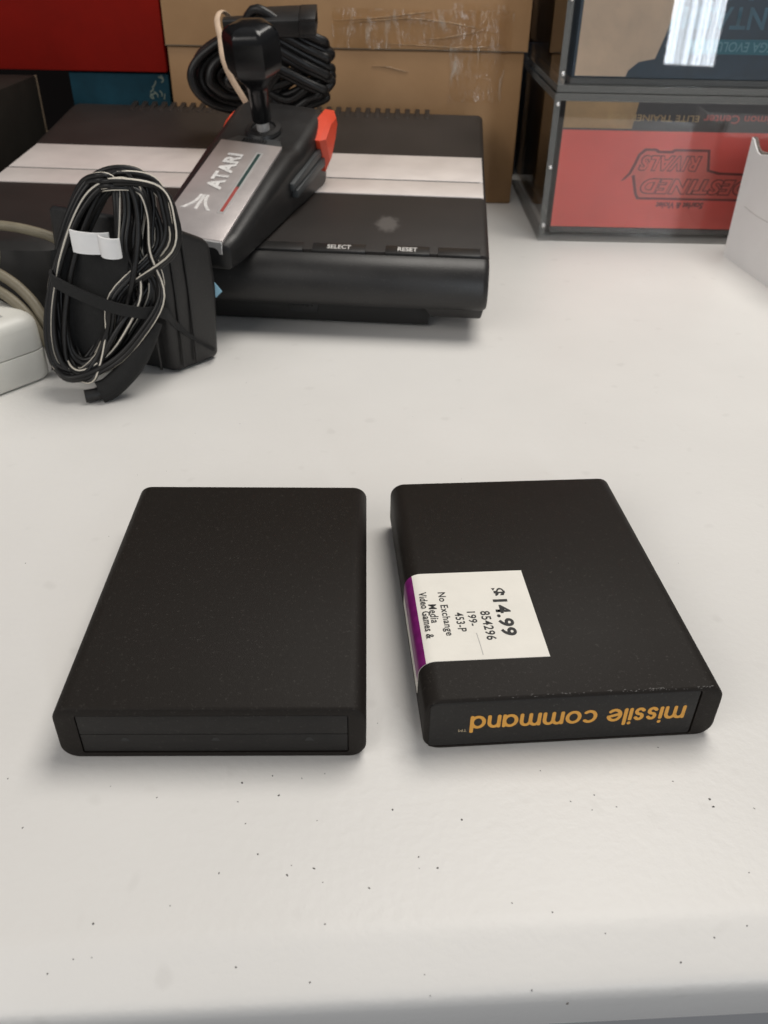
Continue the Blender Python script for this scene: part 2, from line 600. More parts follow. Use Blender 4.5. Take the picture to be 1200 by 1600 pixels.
GL = {
    'm': (1.36, [[(0, 0), (0, 0.98)], [(0, 0.6)] + arc(0.34, 0.6, 0.34, 180, 0, 12, 0.38) + [(0.68, 0)], [(0.68, 0.6)] + arc(1.02, 0.6, 0.34, 180, 0, 12, 0.38) + [(1.36, 0)]]),
    'n': (0.74, [[(0, 0), (0, 0.98)], [(0, 0.58)] + arc(0.37, 0.58, 0.37, 180, 0, 12, 0.40) + [(0.74, 0)]]),
    'i': (0.0, [[(0, 0), (0, 0.95)], [(0, 1.30), (0, 1.34)]]),
    'l': (0.0, [[(0, 0), (0, 1.38)]]),
    'o': (0.94, [arc(0.47, 0.49, 0.47, 0, 360, 28, 0.49)]),
    'c': (0.82, [arc(0.47, 0.49, 0.47, 50, 310, 22, 0.49)]),
    'e': (0.92, [arc(0.46, 0.49, 0.46, 15, -40 + 360, 1, 0.49)[:0] + [(0.06, 0.40), (0.88, 0.62)] , arc(0.46, 0.49, 0.46, 16, 318, 24, 0.49)]),
    'a': (0.92, [arc(0.46, 0.49, 0.46, 0, 360, 28, 0.49), [(0.92, 0), (0.92, 0.98)]]),
    'd': (0.92, [arc(0.46, 0.49, 0.46, 0, 360, 28, 0.49), [(0.92, 0), (0.92, 1.38)]]),
    's': (0.58, [[(0.56, 0.82)] + arc(0.31, 0.73, 0.25, 60, 250, 12, 0.245) + arc(0.28, 0.245, 0.27, 70, -120, 12, 0.245) + [(0.02, 0.15)]]),
}


def stroke_word(name, word, width, xh, f, material, parent, wid=0.23, gap=0.30):
    x = 0
    items = []
    for ch in word:
        if ch == ' ':
            x += 0.62
            continue
        wd, strokes = GL[ch]
        items += [[(px + x, py) for px, py in st] for st in strokes]
        x += wd + gap + 0.11
    tot = x - gap - 0.11
    sx = width / tot
    bm = bmesh.new()
    zz = 0.0
    for st in items:
        P = [V(px * sx - width / 2, py * xh, 0) for px, py in st]
        hw = wid * xh / 2
        zz += 0.0009
        left, right = [], []
        for i, p in enumerate(P):
            d = (P[min(i + 1, len(P) - 1)] - P[max(i - 1, 0)])
            if i == 0 and (P[0] - P[-1]).length < 1e-4:
                d = P[1] - P[-2]
            if i == len(P) - 1 and (P[0] - P[-1]).length < 1e-4:
                d = P[1] - P[-2]
            d.normalize()
            nrm = V(-d.y, d.x, 0)
            left.append(p + nrm * hw)
            right.append(p - nrm * hw)
        closed_ = (P[0] - P[-1]).length < 1e-4
        lv = [bm.verts.new(f(p + V(0, 0, 0.05 + zz))) for p in left]
        rv = [bm.verts.new(f(p + V(0, 0, 0.05 + zz))) for p in right]
        for i in range(len(P) - 1):
            bm.faces.new((lv[i], rv[i], rv[i + 1], lv[i + 1]))
        if not closed_:
            for e, q, sgn in ((0, P[1] - P[0], -1), (-1, P[-1] - P[-2], 1)):
                a0 = math.atan2(q.y * sgn, q.x * sgn)
                fan = [bm.verts.new(f(P[e] + V(math.cos(a0 + R(t_)) * hw, math.sin(a0 + R(t_)) * hw, 0.05 + zz))) for t_ in (-90, -60, -30, 0, 30, 60, 90)]
                bm.faces.new(fan)
    return bm_obj(name, bm, material, parent, smooth=False)


# text plane on the near end, turned upside down: x runs to the left, y runs down, z out of the face
ft = frame_fn(f2(V(1.4, 0.0, 11.9)), -(f2(V(1, 0, 0)) - f2(V(0, 0, 0))), (0, 0, -1), -(f2(V(0, 1, 0)) - f2(V(0, 0, 0))))
stroke_word('title_lettering', 'missile command', 57.0, 4.0, ft, 'orange', lab, wid=0.25)
ftm = frame_fn(f2(V(-29.4, 0.0, 7.0)), -(f2(V(1, 0, 0)) - f2(V(0, 0, 0))), (0, 0, -1), -(f2(V(0, 1, 0)) - f2(V(0, 0, 0))))
text_mesh('trademark_lettering', 'TM', 2.2, 1.0, ftm, 'tm', lab)

# rubbed flecks along the near top edge
rn = random.Random(77)
bm = bmesh.new()
for k in range(70):
    x = rn.choice((rn.uniform(-30, 37), rn.uniform(8, 36)))
    w_ = rn.uniform(0.08, 0.45)
    h_ = rn.uniform(0.05, 0.16)
    y_ = rn.uniform(0.22, 0.9)
    zt_ = CT - (0.3 * (0.75 - y_) / 0.5 if y_ < 0.75 else 0)
    vs_ = [bm.verts.new(f2(V(x + dx, y_ + dy, zt_ + 0.03 + dz))) for dx, dy, dz in ((-w_, 0, 0), (0, -h_, -h_ * 0.45), (w_ * 1.1, 0.02, 0), (0.1, h_, 0.02))]
    bm.faces.new(vs_)
ew = bm_obj('edge_wear', bm, 'wear', c2, smooth=False)
ew['kind'] = 'stuff'

# the price sticker: flat on top, folded over the long edge
bm = bmesh.new()
rc = 4.6
y0, y1 = 13.9, 51.2
prof = [(-4.0, CT)]
for k in range(10):
    prof.append((-4.0 + (-CW / 2 + rc + 4.0) * (k + 1) / 10, CT))
for k in range(1, 9):
    a = R(90 + 90 * k / 8)
    prof.append((-CW / 2 + rc + rc * math.cos(a), CT - rc + rc * math.sin(a)))
prof += [(-CW / 2, CT - rc - 3), (-CW / 2, CT - rc - 7)]
outp = []
for i, (x, z) in enumerate(prof):
    a = prof[max(i - 1, 0)]
    b = prof[min(i + 1, len(prof) - 1)]
    d = Vector((b[0] - a[0], b[1] - a[1])).normalized()
    n_ = Vector((d.y, -d.x))
    outp.append((x + n_.x * 0.0, z + n_.y * 0.0, n_))
top, bot = [], []
for x, z, n_ in outp:
    top.append((x - abs(n_.x) * 0.16 if x < -30 else x, z + abs(n_.y) * 0.16))
    bot.append((x - abs(n_.x) * 0.02 if x < -30 else x, z + abs(n_.y) * 0.02))
vt = [[bm.verts.new(f2(V(x, y, z))) for y in (y0, y1)] for x, z in top]
vb = [[bm.verts.new(f2(V(x, y, z))) for y in (y0, y1)] for x, z in bot]
for i in range(len(vt) - 1):
    fc = bm.faces.new((vt[i][0], vt[i][1], vt[i + 1][1], vt[i + 1][0]))
    # the purple stripe begins where the paper bends over the edge
    if i >= 13 and i < 19:
        fc.material_index = 1
    bm.faces.new((vb[i][0], vb[i + 1][0], vb[i + 1][1], vb[i][1]))
    for k in (0, 1):
        bm.faces.new((vt[i][k], vt[i + 1][k], vb[i + 1][k], vb[i][k]))
for i in (0, -1):
    bm.faces.new((vt[i][0], vt[i][1], vb[i][1], vb[i][0]))
st = bm_obj('price_sticker', bm, None, c2, angle=40)
st.data.materials.append(M['sticker'])
st.data.materials.append(M['purple'])
st['label'] = 'white price sticker with a purple edge folded over the side'
STX = f2(V(1, 0, 0)) - f2(V(0, 0, 0))
STY = f2(V(0, 1, 0)) - f2(V(0, 0, 0))


def stext(name, txt, x, ya, yb, h, bold=0.02):
    """reads from the far edge towards the camera, letter tops towards +x; ya = start, yb = end"""
    ff = frame_fn(f2(V(x, (ya + yb) / 2, CT + 0.17)), -STY, STX, (0, 0, 1))
    text_mesh(name, txt, abs(ya - yb), h, ff, 'ink', st, bold=bold, thick=0.03, spacing=1.1)


stext('price_lettering', '$14.99', -13.5, 43.2, 22.6, 5.0, 0.034)
stext('sticker_lettering', '854296', -18.6, 33.2, 21.2, 2.9)
stext('sticker_lettering', '199-', -22.6, 33.2, 27.2, 2.5)
stext('sticker_lettering', '453-P', -26.2, 33.0, 25.0, 2.5)
stext('sticker_lettering', 'No Exchange', -30.3, 42.2, 23.6, 2.9)
stext('sticker_lettering', 'Media', -33.4, 37.0, 29.0, 2.4)
stext('sticker_lettering', 'Video Games &', -35.6, 42.6, 22.8, 2.3)
sheet('pen_mark', [(0, 0), (0.25, 0.05), (0.5, -5), (0.6, -8.6), (0.38, -8.6), (0.28, -5)], frame_fn(f2(V(-22.6, 24.2, CT + 0.17)), STX, STY, (0, 0, 1)), 'greylabel', st, 0.03)

# ------------------------------------------------------------------ the console
CS = Vector((-0.9982, 0.0596, 0))        # along the width, from the right end leftwards
CD = Vector((0.0596, 0.9982, 0))         # away from the camera
fc_ = frame_fn((49.2, 432, 0), CS, CD, (0, 0, 1))
con = thing('game_console', (-95, 540, 0), 'low black game console with a wide silver band under the joystick', 'console')
WID = 300


def ctop(t):
    """height of the console's upper surface at depth t"""
    P = [(0, 42), (85, 50), (159, 57), (243, 70), (400, 75)]
    for (a, za), (b, zb) in zip(P[:-1], P[1:]):
        if t <= b:
            return za + (zb - za) * (t - a) / (b - a)


shell_prof = [(-4, 16.0), (-8.5, 16.2), (-10.0, 17), (-11.6, 19.5), (-12.4, 23), (-12.2, 28), (-10.8, 33), (-8.2, 37), (-4.6, 40.2), (-1.2, 41.3), (0.2, 40.9), (0.6, 39.0), (2.0, 39.0), (2.4, ctop(2) - 0.3), (3.2, ctop(3)),
              (84.5, ctop(84.5)), (85, ctop(85) - 0.9), (159, ctop(159) - 0.9), (159.5, ctop(159.5)), (236, ctop(236)), (242, 69.2), (246, 66.5), (248, 61), (249, 16), (246, 12)]


def shell_ring(s_, ins):
    n = len(shell_prof)
    cx = sum(p[0] for p in shell_prof) / n
    out = []
    for t_, z in shell_prof:
        k = ins
        tt = t_ + (k if t_ < 60 else (-k if t_ > 200 else 0))
        zz = z - (k * 0.8 if z > 30 else -k * 0.5)
        out.append((s_, tt, zz))
    return out


bm = bmesh.new()
rings = [shell_ring(s_, i) for s_, i in ((-3.0, 3.6), (-2.6, 1.8), (-1.4, 0.6), (0.4, 0.0), (100, 0), (200, 0), (WID - 1, 0), (WID + 1.4, 0.6), (WID + 2.6, 1.8), (WID + 3, 3.6))]
rvs, _c = loft(bm, rings, fc_)
front_keys = set()
for ring_ in rvs:
    for v_ in ring_[:11]:
        front_keys.add(v_)
for fce in bm.faces:
    if all(v_ in front_keys for v_ in fce.verts):
        fce.material_index = 1


def scuffed_top():
    nt = NT('console_scuffed_top')
    tc = nt.n('ShaderNodeTexCoord').outputs['Object']
    no = nt.n('ShaderNodeTexNoise', i_Scale=30.0, i_Detail=5.0)
    nt.l(tc, no.inputs['Vector'])
    c = ramp(nt, no.outputs['Fac'], [(0.3, (0.017, 0.0135, 0.0115)), (0.7, (0.024, 0.019, 0.0165))])
    # one pale scrape with its own outline on the front panel
    ctr = fc_(V(53, 40, ctop(40))) * S
    vm = nt.n('ShaderNodeVectorMath', operation='SUBTRACT')
    vm.inputs[1].default_value = ctr
    nt.l(tc, vm.inputs[0])
    mp = nt.n('ShaderNodeMapping')
    mp.inputs['Scale'].default_value = (135, 75, 75)
    mp.inputs['Rotation'].default_value = (0, 0, 0.25)
    nt.l(vm.outputs[0], mp.inputs[0])
    ln = nt.n('ShaderNodeVectorMath', operation='LENGTH')
    nt.l(mp.outputs[0], ln.inputs[0])
    n2 = nt.n('ShaderNodeTexNoise', i_Scale=380.0, i_Detail=4.0)
    nt.l(tc, n2.inputs['Vector'])
    ma = nt.n('ShaderNodeMath', operation='MULTIPLY_ADD', i_1=0.9, i_2=-0.45)
    nt.l(n2.outputs['Fac'], ma.inputs[0])
    ad = nt.n('ShaderNodeMath', operation='ADD')
    nt.l(ma.outputs[0], ad.inputs[0])
    nt.l(ln.outputs['Value'], ad.inputs[1])
    f_ = ramp(nt, ad.outputs[0], [(0.55, (0.5, 0.5, 0.5)), (1.0, (0, 0, 0))])
    mx = nt.n('ShaderNodeMixRGB', i_2=(0.16, 0.145, 0.135, 1))
    nt.l(f_, mx.inputs[0])
    nt.l(c, mx.inputs[1])
    nt.l(mx.outputs[0], nt.p.inputs['Base Color'])
    nt.p.inputs['Roughness'].default_value = 0.52
    nt.p.inputs['Specular IOR Level'].default_value = 0.38
    bn = nt.n('ShaderNodeTexNoise', i_Scale=1400.0, i_Detail=3.0)
    nt.l(tc, bn.inputs['Vector'])
    b = nt.n('ShaderNodeBump', i_Strength=0.4, i_Distance=0.0004)
    nt.l(bn.outputs['Fac'], b.inputs['Height'])
    nt.l(b.outputs[0], nt.p.inputs['Normal'])
    return nt.mat


M['con_scuffed'] = scuffed_top()
sho = bm_obj('shell', bm, None, con, angle=30)
sho.data.materials.append(M['con_scuffed'])
sho.data.materials.append(M['con_front'])

# the silver band in two strips with a dark groove between them
for t0, t1 in ((85.5, 110.0), (112.2, 158.6)):
    bm = bmesh.new()
    hexa(bm, [(WID - 0.5, t0, ctop(t0) - 1.2), (-1.2, t0, ctop(t0) - 1.2), (-1.2, t1, ctop(t1) - 1.2), (WID - 0.5, t1, ctop(t1) - 1.2),
              (WID - 0.5, t0, ctop(t0) + 0.35), (-1.2, t0, ctop(t0) + 0.35), (-1.2, t1, ctop(t1) + 0.35), (WID - 0.5, t1, ctop(t1) + 0.35)], 0.25, 2, fc_)
    bm_obj('silver_band', bm, 'silver', con)
bm = bmesh.new()
hexa(bm, [(WID - 1.5, 110.05, ctop(110) - 1), (1.0, 110.05, ctop(110) - 1), (1.0, 112.15, ctop(112) - 1), (WID - 1.5, 112.15, ctop(112) - 1), (WID - 1.5, 110.05, ctop(110)), (1.0, 110.05, ctop(110)), (1.0, 112.15, ctop(112)), (WID - 1.5, 112.15, ctop(112))], 0, f=fc_)
bm_obj('band_groove', bm, 'ink', con, smooth=False)
# keys along the front edge of the panel
for s0, s1, txt, tw in ((62, 90, 'SELECT', 12.4), (28.5, 51.5, 'RESET', 10.2), (95, 122, None, 0), (2, 24, None, 0)):
    bm = bmesh.new()
    z = ctop(0)
    hexa(bm, [(s1, 0.7, z - 2.5), (s0, 0.7, z - 2.5), (s0, 9, z - 2), (s1, 9, z - 2), (s1, 0.7, z + 0.2), (s0, 0.7, z + 0.2), (s0, 9, z + 1.5), (s1, 9, z + 1.5)], 0.3, 2, fc_)
    key = bm_obj('switch_key', bm, 'con_front', con)
    if txt:
        ff = frame_fn(fc_(V((s0 + s1) / 2, 5.0, z + 0.93)), -CS, (CD + V(0, 0, 0.157)).normalized(), V(0, -0.155, 0.988))
        text_mesh('lettering', txt, tw, 4.4, ff, 'text_white', key, bold=0.012, thick=0.05)
# rear vents
for k in range(31):
    s_ = 36 + 7.3 * k
    bm = bmesh.new()
    hexa(bm, [(s_ + 3.6, 229, 68), (s_, 229, 68), (s_, 247.5, 62), (s_ + 3.6, 247.5, 62), (s_ + 3.6, 233, ctop(233) + 0.3), (s_, 233, ctop(233) + 0.3), (s_, 246.5, 71.7), (s_ + 3.6, 246.5, 71.7)], 0.5, 2, fc_)
    bm_obj('vent_rib', bm, 'con_top', con)
for s0, s1 in ((-1.5, 30), (WID - 30, WID + 1.5)):
    bm = bmesh.new()
    hexa(bm, [(s1 - 4, -5.5, 10.5), (s0 + 1, -5.5, 10.5), (s0 + 1, 240, 10.5), (s1 - 4, 240, 10.5), (s1, -8.3, 16.6), (s0, -8.3, 16.6), (s0, 246, 16.6), (s1, 246, 16.6)], 1.2, 3, fc_)
    bm_obj('end_rail', bm, 'con_front', con)
# base with the controller socket
bm = bmesh.new()
cub(bm, 27, WID - 27, 5.0, 236, 1.5, 18, 1.0, 2, fc_)
base = bm_obj('base', bm, 'con_base', con)
for s_, t_ in ((40, 20), (WID - 40, 20), (40, 220), (WID - 40, 220)):
    bm = bmesh.new()
    cub(bm, s_ - 7, s_ + 7, t_ - 7, t_ + 7, 0, 2, 0.5, 2, fc_)
    bm_obj('foot', bm, 'con_base', con)
for s_ in (96, 225):
    bm = bmesh.new()
    hexa(bm, [(s_ + 7.5, 3.8, 6.5), (s_ - 7.5, 3.8, 6.5), (s_ - 7.5, 7, 6.5), (s_ + 7.5, 7, 6.5), (s_ + 9, 3.8, 13.5), (s_ - 9, 3.8, 13.5), (s_ - 9, 7, 13.5), (s_ + 9, 7, 13.5)], 0.5, 2, fc_)
    port = bm_obj('controller_port', bm, 'ink', con)
    for k in range(5):
        bm = bmesh.new()
        cub(bm, s_ - 5.4 + k * 2.5, s_ - 4.2 + k * 2.5, 3.2, 4.2, 9.6, 10.8, 0.2, 1, fc_)
        bm_obj('pin', bm, 'con_front', port)

# ------------------------------------------------------------------ the joystick controller
JO = V(-81.45, 411.5, 0)
ju = V(math.sin(0.2407), math.cos(0.2407), 0)
jl = V(-ju.y, ju.x, 0)
SL, ROLLJ = 0.299, 0.05


def jz(u):
    return 53 + SL * u


def jf(p):
    return JO + ju * p[0] + jl * p[1] + V(0, 0, p[2])


def jf_top(p):        # x along the axis, y to the left, z above the sloped top
    return jf(V(p[0], p[1], jz(p[0]) + ROLLJ * p[1] + p[2]))


joy = thing('joystick_controller', jf(V(80, 21, 45)), 'black joystick controller with silver plate and orange side buttons lying across the console', 'controller')


def zbot(u):
    p = jf(V(u, 0, 0)) - V(49.2, 432, 0)
    t_ = p.dot(CD)
    return (42 + t_ * 0.088 + 0.6) if t_ > -2 else 42.3 + (t_ + 2) * 0.088


def jring(u, w0, w1, dz=0.0, r=4.5, zb=0.0):
    z1 = jz(u) + dz
    z0 = zbot(u) + zb
    rr = min(r, (z1 - z0) * 0.35)
    pts = rrect(w0, w1, z0, z1, (2.2, 2.2, rr, rr), 5)
    return [(u, y, z) for y, z in pts]


bm = bmesh.new()
rings = []
for u, a, b, dz, zb in ((-1.8, 3, 33, -2.6, 3), (-1.2, -1, 37, -1.0, 1.2), (0, -4, 40, -0.5, 0), (10, -6, 42, -0.5, 0), (55, -7.5, 44, -0.5, 0), (86, -8.5, 45, -0.5, 0), (92, -9, 45.5, -2.0, 0), (97, -9.5, 46, -2.2, 0),
                       (132, -10.5, 46.5, -2.2, 0), (140, -8.5, 44.5, -2.8, 0.5), (145, -4, 40, -5.0, 2), (147, 3, 33, -8.5, 4)):
    rings.append([(q[0], q[1], q[2] + ROLLJ * q[1] * (0 if q[2] < zbot(u) + 3 else 1)) for q in jring(u, a, b, dz, 6.5, zb)])
loft(bm, rings, jf)
bm_obj('body', bm, 'joy', joy, angle=40)
# silver plate
bm = bmesh.new()
cub(bm, -0.4, 88, 0.0, 36, -0.6, 1.1, 0.25, 2, jf_top)
plate = bm_obj('silver_plate', bm, 'plate', joy)
bm = bmesh.new()
cub(bm, -1.6, -0.45, 0.0, 36, -5.0, 0.85, 0.15, 1, jf_top)
bm_obj('plate_lip', bm, 'plate_edge', plate)
pf = lambda p: jf_top(V(p[0], p[1], p[2] + 1.12))
# brand lettering, mark and the coloured line
text_mesh('lettering', 'ATARI', 35, 9.0, lambda p: pf(V(p[0] + 57.5, p[1] + 22.0, p[2])), 'emboss', plate, bold=0.045, thick=0.35, spacing=1.05)
fx, fy = 28, 23.5


def fuji(side):
    pts = []
    if side == 0:
        return [(-6.5, 0.8), (6.5, 0.8), (6.5, -0.8), (-6.5, -0.8)]
    out, inn = [], []
    for k in range(9):
        t_ = k / 8
        x = 6.5 - 13 * t_
        y = 1.6 + 5.0 * t_ ** 2.6
        out.append((x, side * (y + 0.9 + 0.9 * t_)))
        inn.append((x, side * (y - 0.45)))
    return out + inn[::-1]


for sd in (0, 1, -1):
    sheet('emblem_stroke', fuji(sd), lambda p: pf(V(p[0] + fx, p[1] + fy, p[2])), 'emboss', plate, 0.3)
sheet('stripe_border', [(21, 7.6), (79, 7.6), (79, 11.6), (21, 11.6)], pf, 'plate_edge', plate, 0.12)
sheet('red_stripe', [(22.4, 8.7), (45, 8.7), (45, 10.5), (22.4, 10.5)], lambda p: pf(p + V(0, 0, 0.13)), 'redprint', plate, 0.06)
sheet('green_stripe', [(45, 8.7), (77.6, 8.7), (77.6, 10.5), (45, 10.5)], lambda p: pf(p + V(0, 0, 0.13)), 'green', plate, 0.06)
# grey collar in front of the stick and the socket
bm = bmesh.new()
hexa(bm, [(88.3, 0, -2.2), (88.3, 36, -2.2), (100, 31, -2.4), (100, 5, -2.4), (88.3, 0, 0.0), (88.3, 36, 0.0), (99, 30, -1.6), (99, 6, -1.6)], 0.2, 1, jf_top)
bm_obj('sloped_collar', bm, 'joy_grey', joy)
for k in range(9):
    bm = bmesh.new()
    cub(bm, 90, 94.5, 11.5 + k * 1.6, 12.3 + k * 1.6, -1.4, 0.1, 0.1, 1, jf_top)
    bm_obj('grip_rib', bm, 'joy', joy)
SB = V(107, 18, -1.8)                      # foot of the stick
bm = bmesh.new()
loft(bm, [[(SB.x + r * math.cos(2 * math.pi * k / 20), SB.y + r * math.sin(2 * math.pi * k / 20), z) for k in range(20)] for r, z in ((10.5, -1.6), (10, 0.2), (7.2, 0.6), (6.8, -0.6))], jf_top)
bm_obj('socket_ring', bm, 'joy', joy)
# stick axis
sb = jf_top(SB)
sdir = V(-0.045, -0.25, 0.95).normalized()
sx_ = (V(1, 0, 0) - sdir * sdir.x).normalized()
sy_ = sdir.cross(sx_)
fs = frame_fn(sb, sx_, sy_, sdir)


def circ(r, z, n=24, sq=0.0, rot=0.0):
    out = []
    for k in range(n):
        a = 2 * math.pi * k / n
        # superellipse-like rounded octagon
        rr = r
        if sq:
            aa = (a + rot) % (math.pi / 3) - math.pi / 6
            rr = r * (1 - sq) + sq * r * math.cos(math.pi / 6) / math.cos(aa)
        out.append((rr * math.cos(a), rr * math.sin(a), z))
    return out


bm = bmesh.new()
loft(bm, [circ(3.4, -2), circ(3.7, 2), circ(3.4, 8)], fs)
bm_obj('metal_shaft', bm, 'plate_edge', joy)
bm = bmesh.new()
KN = 48
loft(bm, [circ(4.8, 6, KN), circ(5.4, 6.8, KN), circ(5.8, 22, KN), circ(6.6, 25.5, KN, .3), circ(9.6, 28.8, KN, .8), circ(12.8, 31.8, KN, 1), circ(14.6, 34.5, KN, 1), circ(15.4, 39, KN, 1), circ(15.3, 50.0, KN, 1), circ(14.8, 52.6, KN, 1), circ(13.2, 54.8, KN, 1), circ(10.5, 56.2, KN, .9), circ(5, 56.8, KN, .4), circ(1, 56.9, KN, 0)], fs)
bm_obj('stick_knob', bm, 'knob', joy, angle=50)
# orange side buttons and the grey levers beneath them
for sd in (0, 1):
    def wf(wv):
        return wv if sd == 0 else 36 - wv
    bm = bmesh.new()
    pts = [(116, -8), (131, -3.2), (145, -5), (148, -11), (142, -20), (131, -29.5), (126, -30)]
    lift = 0 if sd == 0 else -1.5
    inner = [(u, wf(-7.0), jz(u) + z + lift) for u, z in pts]
    mid = [(u, wf(-12.6), jz(u) + z - 0.5 + lift) for u, z in pts]
    cxu, czu = 130, -13
    outr = [(cxu + (u - cxu) * 0.72, wf(-15.2), jz(cxu + (u - cxu) * 0.72) + czu + (z - czu) * 0.68 + lift) for u, z in pts]
    loft(bm, [inner, mid, outr], jf)
    bm_obj('fire_button', bm, 'redbtn', joy, angle=25)
    for k, (za, zb_) in enumerate(((-19.5, -14.5), (-26.0, -20.6))):
        bm = bmesh.new()
        u0, u1 = 76 + 3 * k, 122 + 2 * k
        hexa(bm, [(u0, wf(-6), jz(u0) + za * 0.8), (u1, wf(-6), jz(u1) + za), (u1, wf(-12.4 - k), jz(u1) + za), (u0, wf(-10.5 - k), jz(u0) + za * 0.8),
                  (u0, wf(-6), jz(u0) + zb_ * 0.8), (u1, wf(-6), jz(u1) + zb_), (u1, wf(-12.4 - k), jz(u1) + zb_), (u0, wf(-10.5 - k), jz(u0) + zb_ * 0.8)], 0.5, 2, jf)
        bm_obj('button_lever', bm, 'joy_grey', joy)

# coiled cable behind the stick
rnd = random.Random(5)
bm = bmesh.new()
path = []
cc = V(-92, 618, 100)
NT_ = 12
for k in range(NT_):
    hw_l = 14 + 29 * ((k * 5) % NT_ + rnd.uniform(0, 1)) / NT_
    hw_r = rnd.uniform(41, 49)
    hh_l = 3 + 20 * ((k * 5) % NT_ + rnd.uniform(0, 1)) / NT_
    zt = -20 + 40 * (k + 0.5) / NT_ + rnd.uniform(-2, 2)
    for q in range(16):
        a = 2 * math.pi * q / 16
        ca, sa = math.cos(a), math.sin(a)
        if ca >= 0:       # right end: the turns lie stacked one above the other
            x = hw_r * ca + 4
            z = zt * 0.85 + 2 + sa * 5.0 + (1 - ca) * sa * (20 - abs(zt) * 0.3)
            y = -8 * sa + rnd.uniform(-1, 1) + 4 * math.sin(k * 2.1)
        else:             # left end: open loops seen from the side
            x = hw_l * ca + 2
            z = sa * (hh_l + 2) + rnd.uniform(-1.0, 1.0)
            y = (k - NT_ / 2) * 3.0 * (-ca) - 8 * sa * (1 + ca)
        path.append(cc + V(x, y, z - ca * -1.0))
path = path[4:]
full = catmull([sb + V(-10, 60, 2)] + [p for p in path] + [cc + V(-8, 2, 26), cc + V(10, 0, 30)], 5)
tube(bm, full, 2.9, 10)
cab = bm_obj('cable', bm, 'cable', joy, angle=60)
bm = bmesh.new()
pa, pb = cc + V(0, -6, 30.5), cc + V(47, -8, 32.5)
d = (pb - pa).normalized()
fpl = frame_fn(pa, d, V(0, 1, 0), d.cross(V(0, 1, 0)) * -1)
fpl = frame_fn(pa, d, V(0, 0.94, 0.34), V(0, -0.34, 0.94))
rings = []
for x, hw, hh in ((-16, 3.0, 3.0), (0, 3.6, 3.4), (2, 8.5, 5.0), (8, 9.5, 5.8), (31, 10, 6.0), (33, 10, 6.0)):
    rings.append([(x, y, z) for y, z in rrect(-hw, hw, -hh, hh, hh * 0.35, 3)])
loft(bm, rings, fpl)
for (y0_, y1_) in ((-9.8, 9.8),):
    for z0_, z1_ in ((-5.8, -3.9), (3.9, 5.8)):
        cub(bm, 33, 43.5, y0_, y1_, z0_, z1_, 0.5, 2, fpl)
    for ya_, yb_ in ((-9.8, -7.6), (7.6, 9.8)):
        cub(bm, 33, 43.5, ya_, yb_, -3.9, 3.9, 0.4, 2, fpl)
bm_obj('plug', bm, 'joy', joy, angle=40)

# rubber band round the coil
bm = bmesh.new()
bp = [cc + V(*p) for p in ((-17, -14, 22), (-20, -4, 32), (-18, 10, 35), (-12, 22, 24), (-7, 26, 0), (-4, 22, -24), (3, 4, -31), (2, -14, -24), (-3, -22, -12), (-11, -23, 2), (-15, -21, 12))]
bp = [cc + (p - cc) for p in bp]
tube(bm, catmull(bp, 8, True), lambda q: 1.9, 8, True, 0.45)
o = bm_obj('rubber_band', bm, 'rubber_band', angle=60)
tag(o, 'tan rubber band round the coiled joystick cable', 'rubber band')

# ------------------------------------------------------------------ black wall adapter with its cord
ad = thing('wall_adapter', (-112, 385, 0), 'black wall adapter bundled with its striped cord in front of the console', 'power adapter')
bm = bmesh.new()
A0 = V(-102.5, 373.5, 0)
dr = V(0.66, 0.75, 0)
dl = V(-0.93, 0.36, 0)
wr, wl = 30, 62


def adp(a, b, z, tx=0):
    return A0 + dr * a + dl * b + V(tx, 0, z)


top_pts = [(0.8, 0.5, 74), (wr - 0.5, 0.5, 59), (wr - 1, wl - 1, 62), (0.8, wl - 1, 75)]
mid_pts = [(-0.6, -0.4, 40), (wr + 0.2, -0.4, 38), (wr + 0.2, wl, 38), (-0.6, wl, 40)]
bot_pts = [(1.4, 1, 0), (wr - 1.4, 1, 0), (wr - 1.4, wl - 1.4, 0), (1.4, wl - 1.4, 0)]
rings = [[adp(*p) for p in q] for q in (bot_pts, mid_pts, top_pts)]
rv, _ = loft(bm, rings)
es = [e for e in bm.edges]
bmesh.ops.bevel(bm, geom=es, offset=3.6, segments=4, profile=0.5, affect='EDGES')
bm_obj('case', bm, 'adapter', ad, angle=40)
# raised seam running round the case
bm = bmesh.new()
sp = [adp(-1.2, 7, 2), adp(-1.9, 7, 38), adp(-0.8, 7, 72)]
tube(bm, catmull(sp, 6), 0.7, 6)
bm_obj('case_seam', bm, 'adapter', ad)
for a_ in (4.5, 12.0):
    bm = bmesh.new()
    tube(bm, catmull([adp(a_, -0.6, 3), adp(a_, -0.9, 38), adp(a_, 0.1, 72 - a_ * 0.42)], 6), 0.55, 6)
    bm_obj('case_rib', bm, 'adapter', ad)
